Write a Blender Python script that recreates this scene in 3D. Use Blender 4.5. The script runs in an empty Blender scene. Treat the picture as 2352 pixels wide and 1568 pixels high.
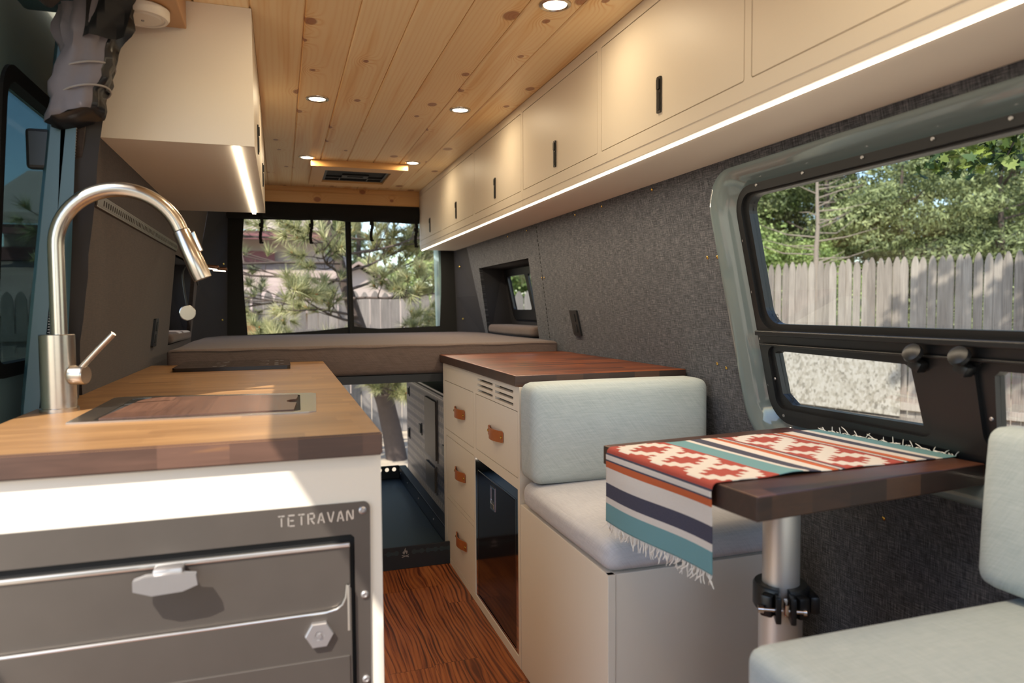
import bpy, bmesh, math, random
from mathutils import Vector, Matrix, Euler
from mathutils.geometry import delaunay_2d_cdt
random.seed(7)
PI = math.pi
S = bpy.context.scene
C = S.collection

# ---------------------------------------------------------------- camera, sky, sun, exposure
cam = bpy.data.cameras.new('camera'); co = bpy.data.objects.new('camera', cam); C.objects.link(co); S.camera = co
cam.sensor_width = 36.0; cam.lens = 36.0 * 1614 / 2352
cam.clip_start = 0.02; cam.clip_end = 300
yaw, pit, rol = 0.31726, -0.04759, -0.00707
fw = Vector((math.sin(yaw) * math.cos(pit), math.cos(yaw) * math.cos(pit), math.sin(pit)))
r0 = Vector((math.cos(yaw), -math.sin(yaw), 0)); u0 = r0.cross(fw)
rr = r0 * math.cos(rol) + u0 * math.sin(rol); uu = -r0 * math.sin(rol) + u0 * math.cos(rol)
mw = Matrix.Identity(4)
for i in range(3):
    mw[i][0] = rr[i]; mw[i][1] = uu[i]; mw[i][2] = -fw[i]
mw[0][3], mw[1][3], mw[2][3] = 0, 0, 1.12
co.matrix_world = mw
cam.dof.use_dof = True; cam.dof.focus_distance = 2.3; cam.dof.aperture_fstop = 3.2

SUNDIR = Vector((0.9, 1.0, -1.6)).normalized()
w = bpy.data.worlds.new('sky'); S.world = w; w.use_nodes = True
wn = w.node_tree.nodes; wl = w.node_tree.links
sky = wn.new('ShaderNodeTexSky'); sky.sky_type = 'NISHITA'; sky.sun_disc = False
sky.sun_elevation = math.radians(50); sky.sun_rotation = math.radians(222); sky.air_density = 1.0; sky.dust_density = 0.6
bg = wn['Background']; wl.new(sky.outputs[0], bg.inputs[0]); bg.inputs[1].default_value = 0.34
sl = bpy.data.lights.new('sun', 'SUN'); sl.energy = 6.5; sl.angle = math.radians(0.6); sl.color = (1.0, 0.95, 0.87)
so = bpy.data.objects.new('sun', sl); C.objects.link(so); so.rotation_euler = SUNDIR.to_track_quat('-Z', 'Y').to_euler()
so.location = (-6, -6, 12)
S.view_settings.view_transform = 'Standard'; S.view_settings.look = 'None'
S.view_settings.gamma = 1; S.view_settings.use_curve_mapping = False
S.view_settings.exposure = 0.34
S.cycles.max_bounces = 8; S.cycles.diffuse_bounces = 5; S.cycles.glossy_bounces = 4
S.cycles.transparent_max_bounces = 12; S.cycles.sample_clamp_indirect = 6.0

# ---------------------------------------------------------------- node helpers / materials
class NB:
    def __init__(s, name):
        s.m = bpy.data.materials.new(name); s.m.use_nodes = True
        s.t = s.m.node_tree; s.b = s.t.nodes['Principled BSDF']
        s.co = s.t.nodes.new('ShaderNodeTexCoord').outputs['Object']
    def n(s, ty): return s.t.nodes.new(ty)
    def put(s, sock, v):
        if hasattr(v, 'node'): s.t.links.new(v, sock)
        else:
            if isinstance(v, (tuple, list)) and len(v) == 3 and sock.type == 'RGBA': v = (*v, 1)
            sock.default_value = v
    def math(s, op, a, b=0.0, c=None):
        x = s.n('ShaderNodeMath'); x.operation = op; s.put(x.inputs[0], a); s.put(x.inputs[1], b)
        if c is not None: s.put(x.inputs[2], c)
        return x.outputs[0]
    def sep(s, v):
        x = s.n('ShaderNodeSeparateXYZ'); s.put(x.inputs[0], v); return x.outputs[0], x.outputs[1], x.outputs[2]
    def comb(s, a, b, c=0.0):
        x = s.n('ShaderNodeCombineXYZ'); s.put(x.inputs[0], a); s.put(x.inputs[1], b); s.put(x.inputs[2], c); return x.outputs[0]
    def mul(s, v, k):
        x = s.n('ShaderNodeVectorMath'); x.operation = 'MULTIPLY'; s.put(x.inputs[0], v); s.put(x.inputs[1], k); return x.outputs[0]
    def noise(s, v, sc=1.0, det=2.0, rough=0.5, dist=0.0):
        x = s.n('ShaderNodeTexNoise'); s.put(x.inputs['Vector'], v); x.inputs['Scale'].default_value = sc
        x.inputs['Detail'].default_value = det; x.inputs['Roughness'].default_value = rough; x.inputs['Distortion'].default_value = dist
        return x.outputs[0]
    def white(s, v):
        x = s.n('ShaderNodeTexWhiteNoise'); s.put(x.inputs['Vector'], v); return x.outputs['Value']
    def vor(s, v, sc=1.0, out='Distance', dims='3D', rnd=1.0):
        x = s.n('ShaderNodeTexVoronoi'); x.voronoi_dimensions = dims; s.put(x.inputs['Vector'], v); x.inputs['Scale'].default_value = sc
        x.inputs['Randomness'].default_value = rnd
        return x.outputs[out]
    def ramp(s, f, stops, interp='LINEAR'):
        x = s.n('ShaderNodeValToRGB'); s.put(x.inputs[0], f); cr = x.color_ramp; cr.interpolation = interp
        while len(cr.elements) < len(stops): cr.elements.new(0.5)
        for e, (p, c) in zip(cr.elements, stops):
            e.position = p; e.color = (*c, 1) if len(c) == 3 else c
        return x.outputs[0]
    def mix(s, f, a, b, mode='MIX'):
        x = s.n('ShaderNodeMix'); x.data_type = 'RGBA'; x.blend_type = mode
        s.put(x.inputs[0], f); s.put(x.inputs[6], a); s.put(x.inputs[7], b); return x.outputs[2]
    def out(s, col=None, rough=None, metal=None, bump=None, bstr=0.3, bdist=0.002, **kw):
        if col is not None: s.put(s.b.inputs['Base Color'], col)
        if rough is not None: s.put(s.b.inputs['Roughness'], rough)
        if metal is not None: s.put(s.b.inputs['Metallic'], metal)
        if bump is not None:
            x = s.n('ShaderNodeBump'); x.inputs['Strength'].default_value = bstr; x.inputs['Distance'].default_value = bdist
            s.put(x.inputs['Height'], bump); s.t.links.new(x.outputs[0], s.b.inputs['Normal'])
        for k, v in kw.items(): s.put(s.b.inputs[k.replace('_', ' ')], v)
        return s.m

def lin(h):
    """sRGB hex -> linear"""
    v = [int(h[i:i + 2], 16) / 255 for i in (0, 2, 4)]
    return tuple(x / 12.92 if x <= .04045 else ((x + .055) / 1.055) ** 2.4 for x in v)

def plain(name, hexc, rough=0.5, metal=0.0, nz=0.0, sc=60, bstr=0.0, **kw):
    b = NB(name); c = lin(hexc)
    f = b.noise(b.co, sc, 3)
    col = b.mix(b.math('MULTIPLY', f, nz), c, tuple(x * 0.55 for x in c)) if nz else c
    return b.out(col, rough, metal, bump=f if bstr else None, bstr=bstr, **kw)

def emit(name, rgb, st):
    b = NB(name); f = b.noise(b.co, 30, 1)
    b.out((0.8, 0.8, 0.8), 0.5)
    b.put(b.b.inputs['Emission Color'], b.mix(b.math('MULTIPLY', f, 0.06), rgb, (1, 1, 1))); b.b.inputs['Emission Strength'].default_value = st
    return b.m

def glass_mat(name, tint, refl=0.08, rough=0.0):
    b = NB(name); t = b.t
    tr = b.n('ShaderNodeBsdfTransparent'); tr.inputs[0].default_value = (*tint, 1)
    gl = b.n('ShaderNodeBsdfGlossy'); gl.inputs['Roughness'].default_value = rough
    lw = b.n('ShaderNodeLayerWeight'); lw.inputs[0].default_value = 0.35
    f = b.math('MULTIPLY', lw.outputs['Fresnel'], refl * 6); f = b.math('MINIMUM', b.math('ADD', f, b.math('MULTIPLY', b.noise(b.co, 3, 1), 0.01)), 0.9)
    mx = b.n('ShaderNodeMixShader'); t.links.new(f, mx.inputs[0]); t.links.new(tr.outputs[0], mx.inputs[1]); t.links.new(gl.outputs[0], mx.inputs[2])
    t.links.new(mx.outputs[0], t.nodes['Material Output'].inputs[0])
    return b.m

def fabric(name, cs, sc=1.0, plane='yz', contrast=1.0, bstr=0.25):
    b = NB(name); x, y, z = b.sep(b.co)
    u, v = {'yz': (y, z), 'xy': (x, y), 'xz': (x, z), 'obl': (b.math('ADD', x, b.math('MULTIPLY', z, 0.8)), b.math('ADD', y, b.math('MULTIPLY', z, 0.6)))}[plane]
    h = b.noise(b.comb(b.math('MULTIPLY', u, 24 * sc), b.math('MULTIPLY', v, 400 * sc), 1.0), 1, 2, 0.7)
    k = b.noise(b.comb(b.math('MULTIPLY', u, 400 * sc), b.math('MULTIPLY', v, 24 * sc), 5.0), 1, 2, 0.7)
    f = b.math('ADD', b.math('MULTIPLY', h, 0.5), b.math('MULTIPLY', k, 0.5))
    f = b.math('ADD', b.math('MULTIPLY', b.math('SUBTRACT', f, 0.5), 2.2 * contrast), 0.5)
    f = b.math('ADD', f, b.math('MULTIPLY', b.math('SUBTRACT', b.noise(b.co, 9, 2), 0.5), 0.12))
    return b.out(b.ramp(f, [(0.15, lin(cs[0])), (0.5, lin(cs[1])), (0.85, lin(cs[2]))]), 0.95, bump=f, bstr=bstr, bdist=0.001, Sheen_Weight=0.08)

def butcher(name, cols, L=0.32, W=0.042, grain='x', rough=0.35, contrast=0.5, coat=0.15, edge=False):
    b = NB(name); x, y, z = b.sep(b.co)
    u, v = (x, y) if grain == 'x' else (y, x)
    v = b.math('ADD', v, b.math('MULTIPLY', b.math('FLOOR', b.math('DIVIDE', z, 0.05)), 0.0))
    vi = b.math('FLOOR', b.math('DIVIDE', v, W))
    uo = b.math('ADD', b.math('DIVIDE', u, L), b.math('MULTIPLY', b.white(b.comb(vi, 3.3)), 7.0))
    ui = b.math('FLOOR', uo)
    rnd = b.white(b.comb(vi, ui, 1.0))
    gr = b.noise(b.comb(b.math('MULTIPLY', u, 5.0), b.math('ADD', b.math('MULTIPLY', v, 110.0), b.math('MULTIPLY', rnd, 50)), b.math('MULTIPLY', z, 60)), 1, 4, 0.6, 0.4)
    blot = b.noise(b.comb(b.math('MULTIPLY', u, 3), b.math('MULTIPLY', v, 12), rnd), 1, 2)
    f = b.math('ADD', b.math('MULTIPLY', rnd, contrast), b.math('MULTIPLY', gr, 0.55))
    f = b.math('ADD', f, b.math('MULTIPLY', blot, 0.35)); f = b.math('SUBTRACT', f, 0.22)
    col = b.ramp(f, [(0.05, lin(cols[0])), (0.45, lin(cols[1])), (0.8, lin(cols[2])), (1.0, lin(cols[3]))])
    return b.out(col, b.math('ADD', rough, b.math('MULTIPLY', gr, 0.12)), bump=gr, bstr=0.06, Coat_Weight=coat, Coat_Roughness=0.25)

def zebra(name):
    b = NB(name); x, y, z = b.sep(b.co)
    W, L = 0.145, 0.62
    vi = b.math('FLOOR', b.math('DIVIDE', x, W))
    uo = b.math('ADD', b.math('DIVIDE', y, L), b.math('MULTIPLY', b.white(b.comb(vi, 2.2)), 5.0)); ui = b.math('FLOOR', uo)
    rnd = b.white(b.comb(vi, ui, 4.0))
    warp = b.noise(b.comb(b.math('MULTIPLY', x, 5.0), b.math('ADD', b.math('MULTIPLY', y, 1.5), b.math('MULTIPLY', rnd, 40.0)), 0.0), 1, 2, 0.4, 0.15)
    g = b.math('ADD', b.math('MULTIPLY', x, 105.0), b.math('MULTIPLY', warp, 11.0)); g = b.math('ADD', g, b.math('MULTIPLY', rnd, 33.0))
    thick = b.noise(b.comb(b.math('MULTIPLY', g, 0.6), b.math('MULTIPLY', y, 3.0), rnd), 1, 3, 0.6)
    sn = b.math('MULTIPLY', b.math('ADD', b.math('SINE', b.math('MULTIPLY', g, 2 * PI / 1.6)), 1.0), 0.5)
    s2 = b.noise(b.comb(b.math('MULTIPLY', g, 2.4), b.math('MULTIPLY', y, 1.5), rnd), 1, 3, 0.7)
    f = b.math('ADD', b.math('MULTIPLY', sn, 0.20), b.math('ADD', b.math('MULTIPLY', thick, 0.75), b.math('MULTIPLY', s2, 0.60)))
    col = b.ramp(f, [(0.56, lin('33160b')), (0.66, lin('5c2a14')), (0.76, lin('8d4c26')), (0.95, lin('a86434'))])
    hue = b.mix(b.math('MULTIPLY', rnd, 0.25), col, lin('8a4a25'))
    fx = b.math('FRACT', b.math('DIVIDE', x, W)); fy = b.math('FRACT', uo)
    seam = b.math('MAXIMUM', b.math('LESS_THAN', fx, 0.010), b.math('LESS_THAN', fy, 0.0035))
    col = b.mix(b.math('MULTIPLY', seam, 0.6), hue, lin('2c120a'))
    return b.out(col, 0.42, bump=f, bstr=0.05)

def pine(name, x0=0.077, W=0.1365, axis='y', cols=('f8dfb0', 'ecc488', 'cf9a60'), knots=True):
    b = NB(name); x, y, z = b.sep(b.co)
    u, v = (y, x) if axis == 'y' else (x, z)
    p = b.math('DIVIDE', b.math('SUBTRACT', v, x0), W); vi = b.math('FLOOR', p)
    rnd = b.white(b.comb(vi, 9.1)); r2 = b.white(b.comb(vi, 4.7, 2.0))
    uu_ = b.math('ADD', u, b.math('MULTIPLY', rnd, 23.0))
    kv = b.comb(b.math('ADD', b.math('MULTIPLY', v, 0.85), b.math('MULTIPLY', r2, 11.0)), b.math('MULTIPLY', uu_, 0.62), 0.0)
    vo = b.n('ShaderNodeTexVoronoi'); vo.voronoi_dimensions = '2D'; b.put(vo.inputs['Vector'], kv); vo.inputs['Scale'].default_value = 5.2
    d = vo.outputs['Distance']; cr, cg, cb = b.sep(vo.outputs['Color'])
    has = b.math('GREATER_THAN', cr, 0.35) if knots else 0.0
    size = b.math('ADD', 0.045, b.math('MULTIPLY', b.math('MULTIPLY', cg, cg), 0.085))
    kn = b.math('MULTIPLY', b.math('SUBTRACT', 1.0, b.math('SMOOTH_MIN', 1.0, b.math('DIVIDE', d, size), 0.15)), has)
    kn = b.math('MINIMUM', b.math('MULTIPLY', b.math('MAXIMUM', kn, 0.0), 4.0), 1.0)
    inf = b.math('MULTIPLY', b.math('POWER', 2.718, b.math('MULTIPLY', b.math('MULTIPLY', d, d), -55.0)), has)
    wv = b.noise(b.comb(b.math('MULTIPLY', v, 9.0), b.math('MULTIPLY', uu_, 0.9), 0.0), 1, 2, 0.5, 0.3)
    g = b.math('ADD', b.math('ADD', b.math('MULTIPLY', v, 110.0), b.math('MULTIPLY', wv, 9.0)), b.math('MULTIPLY', inf, 5.5))
    ring = b.math('MULTIPLY', b.math('ADD', b.math('SINE', b.math('MULTIPLY', g, 3.6)), 1.0), 0.5)
    ring = b.math('POWER', ring, 2.5)
    amp = b.math('MULTIPLY', b.math('ADD', 0.16, b.math('MULTIPLY', inf, 0.5)), 1.0)
    heart = b.noise(b.comb(b.math('MULTIPLY', v, 16.0), b.math('MULTIPLY', uu_, 0.7), 3.0), 1, 2)
    heart = b.math('MULTIPLY', b.math('MAXIMUM', b.math('SUBTRACT', heart, 0.53), 0.0), 4.5)
    f = b.math('ADD', b.math('MULTIPLY', ring, amp), b.math('MULTIPLY', heart, 0.75))
    col = b.ramp(f, [(0.0, lin(cols[0])), (0.4, lin(cols[1])), (1.0, lin(cols[2]))])
    col = b.mix(b.math('MULTIPLY', r2, 0.22), col, lin('cf9a58'))
    col = b.mix(b.math('MULTIPLY', kn, 0.8), col, lin('8d4a26'))
    return b.out(col, 0.42, bump=ring, bstr=0.03, Coat_Weight=0.15, Coat_Roughness=0.3)

def grey_wood(name, cols=('5d544d', '867b70', 'a1968a')):
    b = NB(name); x, y, z = b.sep(b.co)
    oi = b.n('ShaderNodeObjectInfo').outputs['Random']
    g = b.noise(b.comb(b.math('MULTIPLY', x, 90), b.math('MULTIPLY', y, 90), b.math('ADD', b.math('MULTIPLY', z, 3), b.math('MULTIPLY', oi, 40))), 1, 3, 0.6, 0.5)
    k = b.noise(b.comb(x, y, b.math('ADD', z, b.math('MULTIPLY', oi, 9))), 2.4, 2)
    f = b.math('ADD', b.math('MULTIPLY', g, 0.7), b.math('MULTIPLY', k, 0.3)); f = b.math('ADD', f, b.math('MULTIPLY', b.math('SUBTRACT', oi, 0.5), 0.30))
    return b.out(b.ramp(f, [(0.2, lin(cols[0])), (0.5, lin(cols[1])), (0.75, lin(cols[2]))]), 0.9, bump=g, bstr=0.3)

def leafmat(name, c1, c2, c3, trans=0.3):
    b = NB(name); g = b.n('ShaderNodeNewGeometry')
    f = b.math('ADD', b.math('MULTIPLY', g.outputs['Random Per Island'], 0.6), b.math('MULTIPLY', b.noise(b.co, 1.5, 2), 0.5))
    col = b.ramp(f, [(0.2, lin(c1)), (0.5, lin(c2)), (0.85, lin(c3))])
    b.out(col, 0.65)
    tl = b.n('ShaderNodeBsdfTranslucent'); b.t.links.new(col, tl.inputs[0])
    mx = b.n('ShaderNodeMixShader'); mx.inputs[0].default_value = trans
    b.t.links.new(b.b.outputs[0], mx.inputs[1]); b.t.links.new(tl.outputs[0], mx.inputs[2])
    b.t.links.new(mx.outputs[0], b.t.nodes['Material Output'].inputs[0])
    return b.m

def perf_mat(name):
    """dark powder-coated sheet with rows of punched slots (y along, z up)"""
    b = NB(name); x, y, z = b.sep(b.co)
    py = b.math('DIVIDE', y, 0.045); pz = b.math('DIVIDE', z, 0.0275)
    fy = b.math('FRACT', py); fz = b.math('FRACT', pz)
    row = b.math('MODULO', b.math('FLOOR', pz), 2.0)
    inz = b.math('LESS_THAN', b.math('ABSOLUTE', b.math('SUBTRACT', fz, 0.5)), 0.36)
    iny = b.math('LESS_THAN', b.math('ABSOLUTE', b.math('SUBTRACT', fy, 0.5)), 0.11)
    iny2 = b.math('LESS_THAN', b.math('ABSOLUTE', b.math('SUBTRACT', b.math('FRACT', b.math('MULTIPLY', py, 2)), 0.5)), 0.2)
    inz2 = b.math('LESS_THAN', b.math('ABSOLUTE', b.math('SUBTRACT', fz, 0.5)), 0.18)
    hole = b.math('ADD', b.math('MULTIPLY', b.math('MULTIPLY', inz, iny), row), b.math('MULTIPLY', b.math('MULTIPLY', iny2, inz2), b.math('SUBTRACT', 1.0, row)))
    band = b.math('MULTIPLY', row, 0.4)
    col = b.mix(band, lin('57525a'), lin('b5a99d')); col = b.mix(b.math('MINIMUM', hole, 1.0), col, lin('141518'))
    return b.out(col, 0.42, 0.35, bump=b.math('SUBTRACT', 1.0, hole), bstr=0.4)

def shingle(name, c1, c2):
    b = NB(name); x, y, z = b.sep(b.co)
    v = b.math('DIVIDE', z, 0.10); vi = b.math('FLOOR', v)
    uo = b.math('ADD', b.math('DIVIDE', x, 0.3), b.math('MULTIPLY', b.white(b.comb(vi, 1.0)), 3)); rnd = b.white(b.comb(vi, b.math('FLOOR', uo)))
    sh = b.math('LESS_THAN', b.math('FRACT', v), 0.12)
    col = b.mix(rnd, lin(c1), lin(c2)); col = b.mix(b.math('MULTIPLY', sh, 0.5), col, lin('6b5a52'))
    return b.out(col, 0.95)

M = {}
M['cream'] = plain('cream_laminate', 'e3d9c9', 0.48, nz=0.06, sc=300)
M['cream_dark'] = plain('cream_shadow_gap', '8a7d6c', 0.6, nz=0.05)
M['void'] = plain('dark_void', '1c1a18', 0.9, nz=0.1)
M['wallfab'] = fabric('heathered_wall_fabric', ('1c1e24', '3f4046', '68676b'), 1.15, 'yz', 1.3)
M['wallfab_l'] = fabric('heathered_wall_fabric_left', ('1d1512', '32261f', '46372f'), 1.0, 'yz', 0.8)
M['darkfab'] = plain('dark_lining_fabric', '2c2a2d', 0.95, nz=0.4, sc=300, bstr=0.2)
M['blackfab'] = plain('black_canvas', '131312', 0.9, nz=0.4, sc=200, bstr=0.2)
M['curtfab'] = plain('brown_grey_canvas', '221d1c', 0.7, nz=0.3, sc=80, bstr=0.2)
M['vinyl'] = plain('glossy_black_vinyl', '15161a', 0.25, nz=0.2)
M['greyscreen'] = plain('grey_mesh_canvas', '6f686b', 0.6, nz=0.35, sc=50, bstr=0.2)
M['teal_lit'] = plain('teal_body_paint_lit', '8aa6a6', 0.3, nz=0.08, sc=8, Coat_Weight=0.4)  # teal body paint made lighter to stand in for skylight on the doors
M['teal'] = plain('teal_body_paint', '33525a', 0.38, nz=0.08, sc=8, Coat_Weight=0.15, Coat_Roughness=0.2)
M['tealgrey'] = plain('grey_teal_body_paint', '667172', 0.12, nz=0.1, sc=6, Coat_Weight=0.8, Coat_Roughness=0.05)
M['black'] = plain('black_plastic', '17181a', 0.38, nz=0.2)
M['blacksat'] = plain('satin_black_metal', '202122', 0.45, 0.2, nz=0.2)
M['rubber'] = plain('black_rubber', '101011', 0.7, nz=0.2)
M['pine'] = pine('knotty_pine_boards')
M['pinetrim'] = pine('pine_trim', x0=0.0, W=3.0, axis='xz', cols=('dcae72', 'cf9a5a', 'b87b42'))
M['galleytop'] = butcher('stained_butcher_block', ('6c4a2c', '9e764a', 'c29764', 'dab584'), 0.36, 0.042, 'x', 0.38, 0.16)
M['darktop'] = butcher('dark_butcher_block', ('2e160b', '6b3417', '8e4a22', 'a65e30'), 0.34, 0.042, 'x', 0.30, 0.40)
M['tabletop'] = butcher('walnut_stained_table_top', ('231510', '4a2c20', '6b4330', '8a5c3f'), 0.30, 0.042, 'x', 0.30, 0.35)
M['board'] = butcher('walnut_cutting_board', ('38221a', '5e3f2f', '7c5741', 'a87a4e'), 0.5, 0.10, 'y', 0.4, 0.2)
M['edge'] = butcher('stained_butcher_block_edge', ('2a1c16', '4a3226', '67493a', '9a6b3e'), 0.11, 0.6, 'x', 0.42, 0.55)
M['edgedark'] = butcher('dark_butcher_block_edge', ('1c110c', '33211a', '4e3425', '6a4a30'), 0.09, 0.6, 'x', 0.42, 0.5)
M['floor'] = zebra('zebrawood_vinyl_planks')
M['steel'] = plain('brushed_steel', 'c6bdb2', 0.26, 1.0, nz=0.15, sc=40)
M['chrome'] = plain('polished_chrome', 'e2e2e2', 0.07, 1.0, nz=0.03)
M['alu'] = plain('anodised_aluminium', 'dcd6d0', 0.42, 0.75, nz=0.06, sc=90)
M['sheet'] = plain('grey_brown_sheet_steel', '6a625b', 0.48, 0.72, nz=0.35, sc=14, bstr=0.02)
M['sheetedge'] = plain('bright_steel_edge', 'd8d4cc', 0.3, 0.9, nz=0.1)
M['zinc'] = plain('zinc_plated_steel', 'b4b0ae', 0.4, 0.8, nz=0.15)
M['glassblack'] = plain('black_glass', '0c0c0d', 0.06, nz=0.1, Coat_Weight=0.6)
M['fridge'] = plain('gloss_black_fridge_door', '171010', 0.10, nz=0.1, Coat_Weight=0.2)
M['mark'] = plain('pale_grey_print', '8d8782', 0.5, nz=0.1)
M['leather'] = plain('tan_leather', 'a65d2c', 0.5, nz=0.35, sc=90, bstr=0.15)
M['brass'] = plain('brass', 'e0b862', 0.25, 1.0, nz=0.1)
M['seatfab'] = fabric('pale_blue_grey_linen', ('949f9f', 'acb5b4', 'bfc6c4'), 0.8, 'obl', 0.5, 0.15)
M['seatfab_lit'] = fabric('pale_blue_grey_linen_lit', ('a6a6aa', 'bebdc0', 'd0cecf'), 0.8, 'obl', 0.5, 0.15)  # same linen as seatfab, the light on the far seat put into its colour
M['mattress'] = fabric('taupe_mattress_fabric', ('40352f', '5c4d46', '6d5d55'), 0.9, 'obl', 0.5, 0.2)
M['traysteel'] = plain('dark_teal_tray_liner', '283436', 0.45, 0.1, nz=0.2, sc=20)
M['perf'] = perf_mat('perforated_storage_box')
M['led'] = emit('warm_led_diffuser', (1.0, 0.86, 0.66), 7.0)
M['puck'] = emit('warm_puck_diffuser', (1.0, 0.84, 0.58), 9.0)
M['whiteplastic'] = plain('white_plastic', 'd9d0c2', 0.45, nz=0.05)
M['brownwood'] = pine('brown_wood_block', x0=0, W=2, axis='xz', cols=('a5784c', '8d6039', '6d4526'), knots=False)
M['glass'] = glass_mat('clear_window_glass', (0.93, 0.95, 0.94), 0.018)
M['tint'] = glass_mat('tinted_door_glass', (0.30, 0.38, 0.38), 0.10)
M['fence'] = grey_wood('weathered_grey_cedar')
M['fence2'] = grey_wood('weathered_pale_cedar', ('524e4a', '736c66', '8a827a'))
M['tanpost'] = plain('new_pine_post', 'b88a5c', 0.8, nz=0.4, sc=12)
b = NB('weathered_strand_board'); vc = b.vor(b.mul(b.co, (1, 1.6, 1)), 26, 'Color'); f = b.math('ADD', b.math('MULTIPLY', b.sep(vc)[0], 0.7), b.math('MULTIPLY', b.noise(b.co, 60, 2), 0.4))
M['osb'] = b.out(b.ramp(f, [(0.1, lin('5e574e')), (0.35, lin('8d8577')), (0.8, lin('a59e93'))]), 0.9)
M['bark'] = plain('pine_bark', '564941', 0.95, nz=0.6, sc=20, bstr=0.5)
M['bark2'] = plain('pale_dead_bark', '8a7c6e', 0.95, nz=0.5, sc=16)
M['leafpine'] = leafmat('pine_foliage', '444c2e', '7c8450', 'b4b980')
M['leafdec'] = leafmat('broadleaf_foliage', '4c5a2e', '84984e', 'b5c27c', 0.4)
M['leafdark'] = leafmat('dark_pine_foliage', '343c26', '6a7448', '9ca36c')
M['maple'] = leafmat('maple_leaves', '1d2c12', '3c5220', '7c8838', 0.3)
M['needle'] = leafmat('long_pine_needles', '5a6040', '949868', 'd2cb9a', 0.35)
M['bud'] = plain('orange_bud', 'b8743a', 0.8, nz=0.2)
M['ground'] = plain('leaf_litter_ground', 'b8a78f', 0.95, nz=0.8, sc=9, bstr=0.4)
M['roof'] = shingle('pinkish_tan_shingles', '87756b', '97867b')
M['maroon'] = plain('maroon_fascia', '6f4442', 0.7, nz=0.15)
M['creamtrim'] = plain('cream_fascia', 'a8988c', 0.7, nz=0.1)
M['fringe'] = plain('white_cotton_cord', 'e6dfd4', 0.9, nz=0.1)
M['stitch'] = plain('zipper_teeth', '8f8984', 0.4, nz=0.1)
# runner: woven bands and stepped diamonds come from a colour attribute
b = NB('woven_runner'); a = b.n('ShaderNodeAttribute'); a.attribute_name = 'weave'
wv = b.noise(b.mul(b.co, (350, 900, 350)), 1, 2); 
M['runner'] = b.out(b.mix(b.math('MULTIPLY', wv, 0.22), a.outputs['Color'], (0.25, 0.2, 0.17)), 0.95, bump=wv, bstr=0.5, bdist=0.001)

# ---------------------------------------------------------------- mesh helpers
def obj(name, bm, mat, parent=None, smooth=False, loc=None, autos=None):
    if parent is not None: o0 = Vector(parent['_w'])
    elif loc is not None: o0 = Vector(loc)
    else:
        xs = [v.co for v in bm.verts]
        o0 = Vector(((min(v.x for v in xs) + max(v.x for v in xs)) / 2, (min(v.y for v in xs) + max(v.y for v in xs)) / 2, min(v.z for v in xs)))
    wpos = o0.copy()
    bmesh.ops.translate(bm, verts=bm.verts, vec=-wpos)
    bmesh.ops.recalc_face_normals(bm, faces=bm.faces)
    me = bpy.data.meshes.new(name); bm.to_mesh(me); bm.free()
    for mm in (mat if isinstance(mat, list) else [mat]): me.materials.append(mm)
    if smooth:
        me.polygons.foreach_set('use_smooth', [True] * len(me.polygons))
        if autos is None: autos = 40
        try: me.set_sharp_from_angle(angle=math.radians(autos))
        except Exception: pass
    o = bpy.data.objects.new(name, me); C.objects.link(o)
    if parent is not None:
        o.parent = parent; o.location = (0, 0, 0)
    else: o.location = wpos
    o['_w'] = list(wpos)
    return o
def tag(o, label=None, cat=None, group=None, kind=None):
    if label: o['label'] = label
    if cat: o['category'] = cat
    if group: o['group'] = group
    if kind: o['kind'] = kind
    return o
def thing(name, loc, label, cat, group=None):
    o = bpy.data.objects.new(name, None); C.objects.link(o); o.location = loc; o['_w'] = list(loc); o.empty_display_size = 0.05
    return tag(o, label, cat, group)
def struct(name, bm, mat, parent=None, label=None, **k):
    o = obj(name, bm, mat, parent, **k)
    if parent is None: o['kind'] = 'structure'
    if label: o['label'] = label
    return o
def copy_tree(o, parent=None):
    c = o.copy(); C.objects.link(c); c.parent = parent
    for ch in list(o.children): copy_tree(ch, c)
    return c

def B(): return bmesh.new()
def box(bm, x0, x1, y0, y1, z0, z1, bev=0.0, seg=2, mat=None, rot=None, piv=None):
    t = bmesh.new(); bmesh.ops.create_cube(t, size=1)
    for v in t.verts: v.co = Vector(((x0 + x1) / 2 + v.co.x * (x1 - x0), (y0 + y1) / 2 + v.co.y * (y1 - y0), (z0 + z1) / 2 + v.co.z * (z1 - z0)))
    if bev > 0: bmesh.ops.bevel(t, geom=t.edges[:], offset=bev, segments=seg, affect='EDGES', profile=0.5)
    if rot is not None:
        p = Vector(piv) if piv else Vector(((x0 + x1) / 2, (y0 + y1) / 2, (z0 + z1) / 2))
        R = Euler(rot).to_matrix()
        for v in t.verts: v.co = p + R @ (v.co - p)
    join(bm, t, mat); return bm
def join(bm, t, mat=None):
    mp = {v: bm.verts.new(v.co) for v in t.verts}
    for f in t.faces:
        try:
            g = bm.faces.new([mp[v] for v in f.verts]); g.smooth = f.smooth
            g.material_index = f.material_index if mat is None else mat
        except ValueError: pass
    t.free()
def frame_at(d, up=Vector((0, 0, 1))):
    d = d.normalized(); 
    if abs(d.dot(up)) > 0.98: up = Vector((0, 1, 0))
    a = d.cross(up).normalized(); return a, a.cross(d).normalized()
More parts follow.
